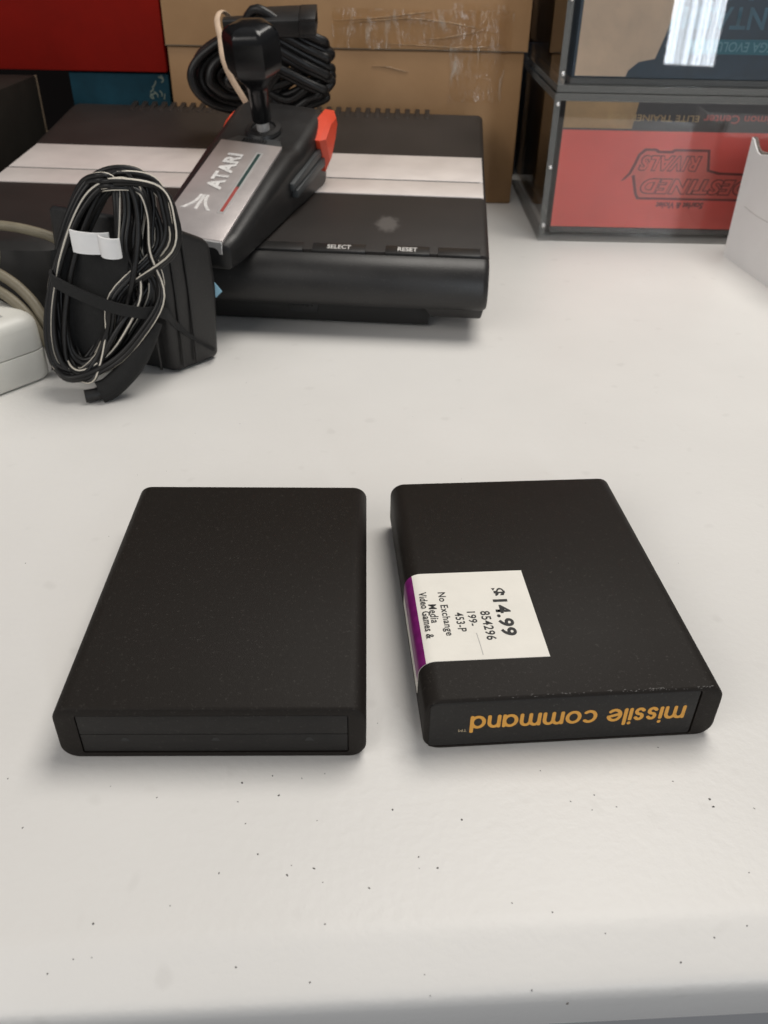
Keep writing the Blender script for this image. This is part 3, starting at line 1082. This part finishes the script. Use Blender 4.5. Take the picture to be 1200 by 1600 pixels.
# looped cord
rnd = random.Random(12)
ax = V(30, 22, 93).normalized()
C0 = V(-127.5, 357.5, 52)
pts = []
NL = 11
for k in range(NL):
    hr = 8 + 23 * ((k * 7) % NL) / (NL - 1) + rnd.uniform(-1.5, 1.5)
    hl = rnd.uniform(14, 20)
    hh = rnd.uniform(40, 47)
    yo = rnd.uniform(-4.5, 4)
    sh = rnd.uniform(-6, 5)
    for q in range(14):
        a = 2 * math.pi * q / 14 + 0.25
        ca, sa = math.cos(a), math.sin(a)
        ca2 = math.copysign(abs(ca) ** 0.75, ca)
        x = (hr if ca > 0 else hl) * ca2 + sh * sa
        yy = yo + rnd.uniform(-0.8, 0.8) + (3 if ca > 0.2 else 0) + (9.5 * min(1, max(0, -ca * 1.6)) * (1 if abs(sa) < 0.93 else 0.5) if k not in (2, 7) else 0)
        pts.append(C0 + V(x, yy, 0) + ax * (hh * sa + (3 * ca if ca > 0 else 0)))
cp = catmull(pts, 6)
T_, N_ = frames(cp)


def offset_path(rad, phase, speed):
    out = []
    for i, p in enumerate(cp):
        B = T_[i].cross(V(0, -1, 0))
        if B.length < 0.05:
            B = V(1, 0, 0)
        B.normalize()
        n_ = B.cross(T_[i]).normalized()
        ph = phase + math.sin(i * speed + 0.8 * math.sin(i * 0.007)) * 1.9
        out.append(p + n_ * rad * math.cos(ph) + B * rad * math.sin(ph))
    return out


bm = bmesh.new()
tube(bm, offset_path(0.85, 0.35 + math.pi, 0.045), 1.15, 8)
tube(bm, offset_path(0.95, 0.35, 0.045), 1.15, 8)
cord = bm_obj('cord', bm, 'cable', ad, angle=60)
bm = bmesh.new()
tube(bm, offset_path(1.75, 0.35, 0.045), 0.48, 6)
bm_obj('white_stripe', bm, 'stripe', cord, angle=60)
# second dark lead lying among the loops
rnd = random.Random(31)
pts = []
for k in range(6):
    hr = rnd.uniform(12, 31)
    hl = rnd.uniform(13, 20)
    hh = rnd.uniform(36, 47)
    yo = rnd.uniform(-2, 7)
    for q in range(12):
        a = 2 * math.pi * q / 12
        x = (hr if math.cos(a) > 0 else hl) * math.cos(a)
        pts.append(C0 + V(x + 1, yo, 0) + ax * hh * math.sin(a))
bm = bmesh.new()
tube(bm, catmull(pts, 6), 1.3, 8)
bm_obj('dark_lead', bm, 'cable', ad, angle=60)
# white plastic tabs taped to the lead
for x0, x1, z0, z1, y, tw in ((-134.5, -118.5, 65.2, 74.5, 355.5, 0.5), (-121.5, -112.8, 64.8, 73.6, 351.4, -0.2)):
    bm = bmesh.new()
    n = 8
    front, back = [], []
    ring_f = []
    for i in range(n + 1):
        s_ = i / n
        x = x0 + (x1 - x0) * s_
        yb = y - 2.6 * math.sin(s_ * math.pi) ** 0.6 + tw * s_
        ring_f.append([(x, yb, z0 + 0.4 * s_ - 1.0 * s_), (x, yb - 0.1, z1 - 1.2 * s_), (x, yb + 1.2, z1 - 1.2 * s_), (x, yb + 1.2, z0 - 0.6 * s_)])
    loft(bm, ring_f)
    bm_obj('white_tab', bm, 'tag', ad, angle=40)
# fabric strap round case and cord
bm = bmesh.new()
sp = [V(-145, 366, 55), V(-146, 355, 54), V(-141, 350.5, 52.5), V(-133, 349, 49), V(-120, 349, 43.5), V(-109, 352, 40), V(-101, 360, 37), V(-99.5, 371.5, 27), V(-92.5, 382.5, 14), V(-86.5, 390.5, 6), V(-95, 402, 5)]
sp = catmull(sp, 6)
Tt, _n = frames(sp)
rings = []
for i, p in enumerate(sp):
    k = i / (len(sp) - 1)
    hw = 2.5 if k < 0.6 else 2.5 - 1.9 * min(1, (k - 0.6) / 0.2)
    n_ = Tt[i].cross(V(0, 0, 1)).normalized()
    u_ = n_.cross(Tt[i]).normalized()
    rings.append([p + u_ * hw + n_ * 0.6, p - u_ * hw + n_ * 0.6, p - u_ * hw - n_ * 0.6, p + u_ * hw - n_ * 0.6])
loft(bm, rings)
bm_obj('strap', bm, 'fabric', ad, angle=50)
# barrel plug hanging out at the bottom
bm = bmesh.new()
sp = catmull([V(-104, 357, 34), V(-110, 354, 24), V(-118, 351, 13), V(-126, 347.5, 6), V(-131, 345, 4.2)], 8)
tube(bm, sp, lambda q: 3.0 + 2.2 * min(1, q / 0.35), 14)
pl = bm_obj('barrel_plug', bm, 'fabric', ad, angle=50)
bm = bmesh.new()
sp = [V(-130.2, 345.4, 4.3), V(-132.6, 344.2, 3.6), V(-137, 342.6, 3.3)]
tube(bm, catmull(sp, 4), 3.0, 12)
bm_obj('plug_tip', bm, 'joy', pl, angle=50)
# folded flap of dark cloth tape inside the loops
bm = bmesh.new()
rr = []
for i in range(9):
    s_ = i / 8
    x = -148 + 34 * s_
    yb = 356.5 + 2.2 * math.sin(s_ * 5)
    rr.append([(x - 8, yb + 0.5, 9 + 4 * s_), (x - 2, yb + 2 + 1 * math.sin(i), 42), (x + 2, yb + 4, 64 + 1.5 * math.sin(s_ * 3)), (x + 2, yb + 5, 63), (x - 2, yb + 4, 40), (x - 8, yb + 2, 9 + 4 * s_)])
loft(bm, rr)
bm_obj('wrap_tape', bm, 'fabric', ad, angle=60)
# pale blue tag
bm = bmesh.new()
hexa(bm, [(-90, 396, 29), (-84.4, 398, 30.4), (-84.4, 398.8, 30.4), (-90, 396.8, 29), (-90, 396, 41), (-85.0, 398, 38.2), (-85.0, 398.8, 38.2), (-90, 396.8, 41)], 0.1, 1)
vv = [bm.verts.new(p) for p in ((-84.4, 398, 30.4), (-81.6, 399, 33), (-85.0, 398, 38.2), (-84.4, 398.8, 30.4), (-81.6, 399.6, 33), (-85.0, 398.8, 38.2))]
bm.faces.new(vv[:3])
bm.faces.new(vv[3:][::-1])
bm.faces.new((vv[0], vv[1], vv[4], vv[3]))
bm.faces.new((vv[1], vv[2], vv[5], vv[4]))
bm_obj('blue_tag', bm, 'blue_tag', ad, smooth=False)

# ------------------------------------------------------------------ off-white power brick with beige cord
wa = thing('power_brick', (-190, 370, 0), 'off-white power brick with beige cord at the left edge', 'power adapter')
wd = V(0.61, 0.79, 0)                # along its near side, to the right and back
wn = V(-0.79, 0.61, 0)               # away from its near side
fw_ = frame_fn((-159.5, 370.5, 0), -wd, wn, (0, 0, 1))
for name, z0, z1, rb, rt_ in (('lower_case', 0, 15.2, 3.0, 0.4), ('upper_case', 15.6, 32, 0.4, 5.5)):
    bm = bmesh.new()
    seq = ((0.0, rb), (0.3, rb * 0.3), (0.62, 0)) if rb > 1 else ((0, 0.3), (0.12, 0),)
    rings = []
    zs = [(z0, rb), (z0 + rb * 0.3, rb * 0.3), (z0 + rb, 0)]
    zs += [(z1 - rt_, 0), (z1 - rt_ * 0.62, rt_ * 0.08), (z1 - rt_ * 0.3, rt_ * 0.3), (z1 - rt_ * 0.08, rt_ * 0.62), (z1, rt_)]
    for z, i in zs:
        dz_in = 0 if name == 'lower_case' else 1.2 * (z - z0) / 16
        rings.append([(x, y, z) for x, y in rrect(i + dz_in, 95 - i, i + dz_in, 48 - i, 9 - i * 0.5, 8)])
    loft(bm, rings, fw_)
    pc = bm_obj(name, bm, 'wadapter', wa, angle=40)
fl = lambda p: fw_(V(p[0], p[1], p[2] + 32.02))
lb = sheet('rating_label', [(15, 9), (80, 9), (80, 40), (15, 40)], fl, 'greylabel', wa, 0.1)
sheet('warning_triangle', [(21.5, 12.5), (26.5, 12.5), (24.0, 17.0)], lambda p: fl(p + V(0, 0, 0.11)), 'ink', lb, 0.05)
sheet('warning_mark', [(23.8, 13.4), (24.2, 13.4), (24.2, 15.8), (23.8, 15.8)], lambda p: fl(p + V(0, 0, 0.17)), 'greylabel', lb, 0.03)
sheet('print_line', [(30, 13), (50, 13), (50, 13.8), (30, 13.8)], lambda p: fl(p + V(0, 0, 0.11)), 'ink', lb, 0.05)
bm = bmesh.new()
sp = [V(-215, 420, 40), V(-196, 408, 60), V(-186, 401, 62.5), V(-174, 400, 61.5), V(-161, 400, 58), V(-153.5, 399, 53), V(-153, 398, 44)]
tube(bm, catmull(sp, 8), 2.3, 10)
sp = [V(-210, 385, 50), V(-190, 386, 47), V(-178, 384, 42), V(-168, 380, 34), V(-161, 375, 24), V(-157, 373, 14), V(-156, 373, 6)]
tube(bm, catmull(sp, 8), 2.6, 10)
sp = [V(-214, 380, 42), V(-192, 383, 40), V(-180, 380, 36.5), V(-170, 376, 29), V(-163, 372.5, 19), V(-158.5, 371, 10), V(-158, 372, 3)]
tube(bm, catmull(sp, 8), 2.6, 10)
sp = [V(-200, 399, 66), V(-189, 397, 58), V(-186.5, 394, 50), V(-190, 392, 40)]
tube(bm, catmull(sp, 8), 2.3, 10)
bm_obj('cord', bm, 'beige', wa, angle=60)

# black plug lying behind the brick
pg = thing('mains_plug', (-180, 420, 0), 'black plug lying behind the off-white power brick', 'plug')
bm = bmesh.new()
loft(bm, [[(x, y, z) for x, y in rrect(-214 + i, -160 - i, 406 + i, 441 - i, 7, 5)] for z, i in ((0, 2), (2, 0), (40, 1), (48, 3), (51, 8))])
bm_obj('case', bm, 'con_base', pg, angle=40)
bm = bmesh.new()
tube(bm, catmull([V(-163, 415, 30), V(-157, 412, 29), V(-153, 409, 26)], 5), lambda q: 4 - 1.5 * q, 10)
bm_obj('strain_relief', bm, 'cable', pg, angle=50)

# ------------------------------------------------------------------ cardboard box
cb = thing('cardboard_box', (-35, 760, 0), 'brown cardboard box sealed with clear tape behind the console', 'box')
bm = bmesh.new()
cub(bm, -166.5, 96.6, 701, 900, 0, 107.6, 1.2, 2)
bm_obj('body', bm, 'cardboard', cb)
bm = bmesh.new()
n = 14
fr_, rings = [], []
for i in range(n + 1):
    x = -167 + 265.5 * i / n
    wob = 0.5 * math.sin(i * 1.3) + 0.3 * math.sin(i * 2.9 + 1)
    rings.append([(x, 699.3 + wob * 0.5, 108.4 + 0.4 * wob), (x, 699.4, 150), (x, 699.8, 215), (x, 902, 215), (x, 902, 108.4)])
loft(bm, rings)
bm_obj('lid', bm, 'cardboard', cb, angle=30)
bm = bmesh.new()
cub(bm, -167.2, 96, 699.0, 699.25, 107.9, 108.7, 0)
bm_obj('cut_edge', bm, 'edgecard', cb)


def tape_sheet(name, x0, x1, z0, z1, y, amp, seed):
    rn = random.Random(seed)
    bm = bmesh.new()
    nx, nz = 26, 18
    ph = [rn.uniform(0, 6) for _ in range(6)]
    g = []
    for i in range(nx + 1):
        row = []
        for j in range(nz + 1):
            x = x0 + (x1 - x0) * i / nx
            z = z0 + (z1 - z0) * j / nz
            w_ = amp * (0.5 + 0.5 * math.sin(z * 0.5 + x * 0.04 + ph[0]) * math.sin(x * 0.12 + ph[1]))
            w_ += amp * 1.0 * max(0, math.sin(x * 0.30 + ph[2] + 0.4 * math.sin(z * 0.2 + ph[3]))) ** 4
            yy = y - w_ - (0.0 if z > 108 else -1.6)
            if i in (0, nx):
                x += rn.uniform(-0.8, 0.8)
            row.append(bm.verts.new((x, yy, z)))
        g.append(row)
    for i in range(nx):
        for j in range(nz):
            bm.faces.new((g[i][j], g[i + 1][j], g[i + 1][j + 1], g[i][j + 1]))
    return bm_obj(name, bm, 'tape', cb, angle=80)


tape_sheet('packing_tape', 42, 82, 74, 138, 698.6, 0.7, 3)
tape_sheet('packing_tape', -44, 86, 108.6, 134, 698.3, 0.8, 8)
# raised tape creases
for P_ in ([(-44, 126), (-10, 128.5), (16, 131.5), (27, 132.5)], [(-30, 125), (10, 128), (40, 126), (62, 122.5)], [(22, 115.5), (34, 116), (52, 119), (66, 122)],
           [(-10, 112), (15, 111.4), (45, 110.4), (62, 110.8), (80, 112.5)], [(-16, 97), (-4, 96.6), (4, 94.8), (12, 93.6)]):
    bm = bmesh.new()
    pts_ = catmull([V(x, 698.4 if z > 108 else 700.6, z) for x, z in P_], 8)
    tube(bm, pts_, lambda q: 0.12 + 0.38 * math.sin(q * math.pi) ** 0.7, 6)
    bm_obj('tape_crease', bm, 'crease_film', cb, angle=60)

# ------------------------------------------------------------------ boxes at the back left
rb = thing('red_box', (-300, 760, 90), 'plain dark red box stacked at the back left', 'box')
bm = bmesh.new()
cub(bm, -470, -168.4, 699, 860, 90, 240, 1.2, 2)
bm_obj('carton', bm, 'redbox', rb)
bb = thing('blue_box', (-205, 760, 0), 'dark teal-blue printed box under the red box', 'box')
bm = bmesh.new()
cub(bm, -243, -168.4, 702, 858, 0, 88.8, 1.0, 2)
bm_obj('carton', bm, mat('teal_blue_card', (0.007, 0.034, 0.05), 0.7, spec=0.12, var=0.55, vscale=22), bb)
rn = random.Random(4)
for k in range(9):
    x = -184 + rn.uniform(0, 12)
    z = 70 + rn.uniform(0, 16)
    bm = bmesh.new()
    pts_ = catmull([V(x, 701.85, z), V(x + rn.uniform(-3, 3), 701.85, z + 2), V(x + rn.uniform(-3, 3), 701.85, z + 4)], 4)
    tube(bm, pts_, 0.5, 5, flat=0.3)
    bm_obj('pale_print', bm, mat('grey_green_print', (0.13, 0.16, 0.13), 0.5) if k == 0 else 'grey_print', bb) if k == 0 else bm_obj('pale_print', bm, bpy.data.materials['grey_green_print'], bb)
db = thing('dark_box', (-330, 630, 0), 'black carton with a worn pale edge at the far left', 'box')
bm = bmesh.new()
cub(bm, -470, -263.5, 575, 690, 0, 88, 1.0, 2)
bm_obj('carton', bm, 'dkbox', db)
bm = bmesh.new()
cub(bm, -264.3, -262.9, 688.6, 690.6, 48, 88, 0.3, 1)
cub(bm, -262.9, -259, 688.8, 690.4, 48, 50, 0.3, 1)
bm_obj('worn_edge', bm, 'edgecard', db)

# dark boxes standing behind the clear cases
nb = thing('navy_box', (200, 860, 0), 'dark navy box in the gap behind the clear cases', 'box')
bm = bmesh.new()
cub(bm, 99.5, 330, 800, 940, 0, 105, 1.0, 2)
bm_obj('carton', bm, 'navy', nb)
mb = thing('maroon_box', (200, 860, 105), 'dark maroon box on top of the navy box', 'box')
bm = bmesh.new()
cub(bm, 100.5, 330, 803, 940, 105.3, 230, 1.0, 2)
bm_obj('carton', bm, 'maroon', mb)

# ------------------------------------------------------------------ clear cases with boxes inside
CX0, CX1, CY0, CY1 = 105.6, 314, 603, 780


def case(z0, z1, label, off):
    t_ = thing('display_case', (CX0 + 100, 690, z0), label, 'display case')
    th = 4.0
    x0, x1, y0, y1 = CX0 + off, CX1 + off, CY0 + off, CY1 + off
    parts = (('front_panel', x0 + th + 0.05, x1 - th - 0.05, y0, y0 + th, z0 + th + 0.05, z1 - th - 0.05), ('back_panel', x0 + th + 0.05, x1 - th - 0.05, y1 - th, y1, z0 + th + 0.05, z1 - th - 0.05), ('side_panel', x0, x0 + th, y0, y1, z0 + th + 0.05, z1 - th - 0.05), ('side_panel', x1 - th, x1, y0, y1, z0 + th + 0.05, z1 - th - 0.05), ('floor_panel', x0, x1, y0, y1, z0, z0 + th), ('lid_panel', x0, x1, y0, y1, z1 - th, z1), ('riser_panel', x0 + 9, x1 - 9, y0 + 7, y1 - 7, z0 + th + 0.1, z0 + th + 4.0))
    for nm, a, b, c, d_, e, g in parts:
        bm = bmesh.new()
        cub(bm, a, b, c, d_, e, g, 0.25, 1)
        dims = (b - a, d_ - c, g - e)
        thin = dims.index(min(dims))
        for fce in bm.faces:
            fce.normal_update()
            if abs(fce.normal[thin]) < 0.9:
                fce.material_index = 1
        po = bm_obj(nm, bm, None, t_, angle=25)
        po.data.materials.append(M['acrylic'])
        po.data.materials.append(M['acr_edge'])
    for z in (z0 + 10.8, (z0 + z1) / 2 + 2, z1 - 6.5):
        bm = bmesh.new()
        loft(bm, [[(x0 + 2.6 + r * math.cos(2 * math.pi * k / 14), y0 - yy, z + r * math.sin(2 * math.pi * k / 14)) for k in range(14)] for r, yy in ((1.5, 0), (1.45, 0.5), (1.0, 1.0), (0.3, 1.2))])
        bm_obj('fastener', bm, 'acr_metal', t_, angle=60)
    return t_


case(0, 95, 'clear acrylic case standing on the table round the red box', 0)
case(95.4, 195, 'clear acrylic case stacked on top round the dark blue box', 1.0)


def face_up_down(cx, y, cz):
    """print plane on a front face, turned upside down"""
    return frame_fn((cx, y, cz), (-1, 0, 0), (0, 0, -1), (0, -1, 0))


lo = thing('card_game_box', (210, 690, 4), 'red upside-down card game box inside the lower clear case', 'box')
bm = bmesh.new()
cub(bm, 114.2, 304, 609.6, 772, 8.2, 90.2, 0.4, 1)
bm_obj('carton', bm, 'etb_dark', lo)
sheet('red_panel', [(114.6, 8.7), (303.6, 8.7), (303.6, 72.3), (114.6, 72.3)], frame_fn((0, 609.5, 0), (1, 0, 0), (0, 0, 1), (0, -1, 0)), 'etb_red', lo, 0.12)
sheet('gold_reflection', [(114.6, 73.5), (160.5, 73.5), (162.5, 89.6), (114.6, 89.6)], frame_fn((0, 609.5, 0), (1, 0, 0), (0, 0, 1), (0, -1, 0)), 'etb_gold_refl', lo, 0.08)  # left end of the strip: tan reflection painted on as a gold patch
yy = 609.3
# logo: outline plate, dark letter backs, light letters
lg = frame_fn((208, yy, 0), (-1, 0, 0), (0, 0, -1), (0, -1, 0))


def lgp(pts):
    return [(208 - x, -z) for x, z in pts]


sheet('logo_outline', lgp([(159, 40), (166, 43.5), (170, 31.5), (172, 28.2), (252, 28.2), (256, 31), (252, 46.5), (226, 47), (218.5, 48.5), (216, 61.5), (192, 61.5), (190, 60.2), (182, 60.2), (180, 61.5), (172, 61.5), (168, 58), (166, 52), (163.5, 45.5)]), lg, 'etb_line', lo, 0.06)
sheet('logo_field', lgp([(161.5, 41.2), (167.8, 44.6), (171.6, 32), (173.5, 29.6), (251, 29.6), (254, 32), (251, 45), (225, 45.5), (216.8, 47.5), (214.6, 60), (193, 60), (191, 58.7), (181, 58.7), (179, 60), (173, 60), (169.6, 57), (167.6, 51), (165.2, 45)]), lambda p: lg(p + V(0, 0, 0.07)), 'etb_logo', lo, 0.05)
for txt, cx, cz, wd_, ht in (('RIVALS', 190.5, 52.2, 42.5, 10.5), ('DESTINED', 212, 37.2, 78, 10.8)):
    text_mesh('logo_lettering', txt, wd_, ht, face_up_down(cx, yy - 0.14, cz), 'etb_line', lo, bold=0.075, shear=0.28, thick=0.02, spacing=1.12)
    text_mesh('logo_lettering', txt, wd_ - 1.8, ht - 1.4, face_up_down(cx, yy - 0.18, cz), 'etb_logo', lo, bold=0.03, shear=0.28, thick=0.03, spacing=1.12)
text_mesh('series_lettering', 'Scarlet & Violet', 33, 4.2, face_up_down(203, yy - 0.05, 24.6), 'etb_line', lo, bold=0.03, shear=0.15, thick=0.03)
text_mesh('strip_lettering', 'ELITE TRAINER BOX', 62, 4.0, face_up_down(173, yy - 0.02, 80.4), 'etb_gtxt', lo, bold=0.01, thick=0.05)
text_mesh('strip_lettering', 'Pokémon Center', 58, 5.2, face_up_down(236, yy - 0.02, 80.4), 'etb_txtred', lo, bold=0.015, thick=0.05)

hi = thing('card_game_box', (210, 690, 100), 'dark blue upside-down card game box with a painted tan reflection inside the upper clear case', 'box')
bm = bmesh.new()
cub(bm, 116, 305, 610.6, 772, 103.6, 188, 0.4, 1)
bm_obj('carton', bm, 'etb_blue', hi)
fh = frame_fn((0, 610.5, 0), (1, 0, 0), (0, 0, 1), (0, -1, 0))
sheet('tan_reflection', [(118, 104.5), (151, 104.5), (152, 108), (158, 113), (168, 115), (172, 128), (186, 187), (118, 187)], fh, 'etb_tan_refl', hi, 0.12)  # reflection of the surroundings in the clear case, painted tan on the carton
sheet('teal_panel', [(187, 118.2), (252, 118.2), (252, 127), (187, 126.4)], fh, 'etb_teal', hi, 0.06)
text_mesh('logo_lettering', 'MEGA EVOLUTION', 59, 5.6, face_up_down(217.5, 610.42, 122.5), 'etb_pale', hi, bold=0.012, shear=0.1, thick=0.03)
text_mesh('logo_lettering', 'PHANTASMAL', 104, 12.5, face_up_down(212.5, 610.46, 138.2), 'etb_steel', hi, bold=0.02, thick=0.03)
text_mesh('logo_lettering', 'FLAMES', 82, 12.5, face_up_down(222, 610.46, 154), 'etb_steel', hi, bold=0.02, thick=0.03)

# ------------------------------------------------------------------ white box at the right edge
wb = thing('white_box', (270, 545, 0), 'white card box with a torn top edge at the right edge', 'box')
bm = bmesh.new()
e1 = V(0.125, -0.992, 0)
fwb = frame_fn((229.3, 577, 0), e1, V(0.992, 0.125, 0), (0, 0, 1))
tops = [(0, 75.5), (3, 74.8), (7, 71.5), (11, 68.8), (15, 68.2), (19, 68.9), (26, 70.2), (34, 69.6), (60, 71), (95, 70.5)]
rings = []
for u, z in tops:
    rings.append([(u, 0, 0), (u, 0, z), (u, 0.8, z + 0.2), (u, 0.8, 0)])
loft(bm, rings, fwb)
bm_obj('side_panel', bm, 'whitebox', wb, angle=30)
bm = bmesh.new()
cub(bm, 0, 95, 1.0, 70, 0.2, 66, 0.6, 1, fwb)
bm_obj('carton', bm, 'whitebox', wb)
bm = bmesh.new()
rings = []
rn = random.Random(2)
for i, (u, z) in enumerate([(0.5, 75.0), (2, 75), (4, 74.0), (6, 72.4), (8, 70.8), (10, 69.6), (12, 68.8), (15, 68.4), (18, 68.9), (21, 69.3), (24, 69.8)]):
    j = rn.uniform(-0.4, 0.4)
    rings.append([(u, 0.85, z - 4), (u, 0.75 + j * 0.2, z + 0.9 + j), (u, 2.0, z + 1.6 - j), (u, 3.2, z - 4)])
loft(bm, rings, fwb)
bm_obj('torn_edge', bm, 'torn', wb, angle=50)
bm = bmesh.new()
tube(bm, catmull([fwb(V(12, -0.06, 36)), fwb(V(20, -0.06, 35.2)), fwb(V(30, -0.06, 34.6)), fwb(V(44, -0.06, 34.8))], 5), 0.16, 5)
bm_obj('crease', bm, 'greylabel', wb)

# ------------------------------------------------------------------ grit on the table
SP = [(-94.8, 136.6, 2), (-34.9, 136.7, 3), (-27.4, 139.1, 2), (-25.1, 133.2, 3), (-35.2, 131.1, 2), (-14.0, 140.1, 2), (-55.6, 131.8, 1.5), (-85.9, 122.5, 1.5), (-32.3, 124.9, 1.5), (-28.2, 116.7, 2), (-36.5, 111.7, 2), (-20.7, 111.5, 2.4), (-14.7, 113.4, 2.6), (-20.0, 114.0, 1.4), (-1.7, 108.8, 1.8), (-61.9, 99.1, 2.6), (-46.0, 103.6, 1.3), (-11.2, 100.1, 1.6), (-29.6, 91.4, 1.8), (-13.7, 89.2, 1.8), (-68.9, 89.2, 2.2), (-64.2, 91.9, 1.6), (-60.3, 92.3, 1.5), (-68.1, 134.9, 1.4), (-12.4, 109.9, 1.4), (-19.8, 138.5, 1.1), (-14.9, 126.1, 1.1), (3.6, 129.7, 2.6), (20.7, 127.2, 2.3), (42.2, 142.4, 1.9), (54.8, 135.2, 2.2), (48.5, 133.1, 1.5), (53.5, 130.7, 1.5), (59.8, 131.8, 1.6), (76.1, 139.9, 1.6), (84.1, 134.6, 3), (84.3, 132.4, 2.2), (94.5, 132.1, 1.8), (9.8, 116.8, 2), (9.9, 113.9, 1.3), (14.2, 114.1, 2), (30.6, 105.8, 1.8), (39.4, 103.9, 2), (87.1, 114.5, 1.7), (82.6, 102.1, 2), (74.7, 99.7, 2), (66.3, 94.9, 2), (33.4, 89.3, 2.4), (41.1, 87.8, 2.2), (11.8, 87.8, 1.5), (10.6, 91.2, 1.5), (50.6, 99.8, 1.5), (-64.3, 325.9, 1.3), (-82.2, 316.6, 1.3), (-87.7, 285.5, 1), (89.5, 332.8, 1.6), (12.1, 335.6, 1), (30.7, 284.2, 1.2), (-67.4, 366.6, 1.3), (-98.4, 282.2, 1), (-122.2, 224.7, 1.5), (-98.3, 241.0, 1.3), (103.1, 231.9, 1.3), (-0.6, 157.3, 1.2), (68.3, 315.4, 1), (157.2, 361.5, 1), (73.3, 154.7, 1.6), (75.1, 150.8, 1.4), (-92.5, 236.6, 1.2), (-141.2, 323.9, 1)]


def tz(x, y):
    c, s_ = math.cos(EDGE_A), math.sin(EDGE_A)
    q = -(x - 2) * s_ + (y - 82.8) * c
    P = [(3.4, -7.2), (3.7, -5.8), (4.5, -4.7), (5.8, -3.9), (8, -3.0), (11, -1.9), (13.6, -1.0), (15.6, -0.38), (17.4, -0.08), (19, 0)]
    if q >= 19:
        return 0
    for (a, za), (b, zb) in zip(P[:-1], P[1:]):
        if q <= b:
            return za + (zb - za) * max(0, (q - a)) / (b - a)


rn = random.Random(9)
bm = bmesh.new()
for x, y, s_ in SP:
    r = 0.125 * s_ * rn.uniform(0.75, 1.1)
    z = tz(x, y)
    a0 = rn.uniform(0, 6.28)
    st_ = rn.uniform(0.9, 1.9)
    k = 7
    base = []
    for i in range(k):
        a = 2 * math.pi * i / k
        rr = r * rn.uniform(0.55, 1.1)
        px_, py_ = rr * math.cos(a) * st_, rr * math.sin(a)
        base.append(V(x + px_ * math.cos(a0) - py_ * math.sin(a0), y + px_ * math.sin(a0) + py_ * math.cos(a0), z + 0.01))
    topv = bm.verts.new((x, y, z + r * 0.7))
    bv = [bm.verts.new(p) for p in base]
    for i in range(k):
        bm.faces.new((bv[i], bv[(i + 1) % k], topv))
    bm.faces.new(bv[::-1])
g = bm_obj('grit', bm, 'speck', smooth=False)
g['kind'] = 'stuff'
g['label'] = 'dark specks of grit scattered on the white table'
g['category'] = 'grit'
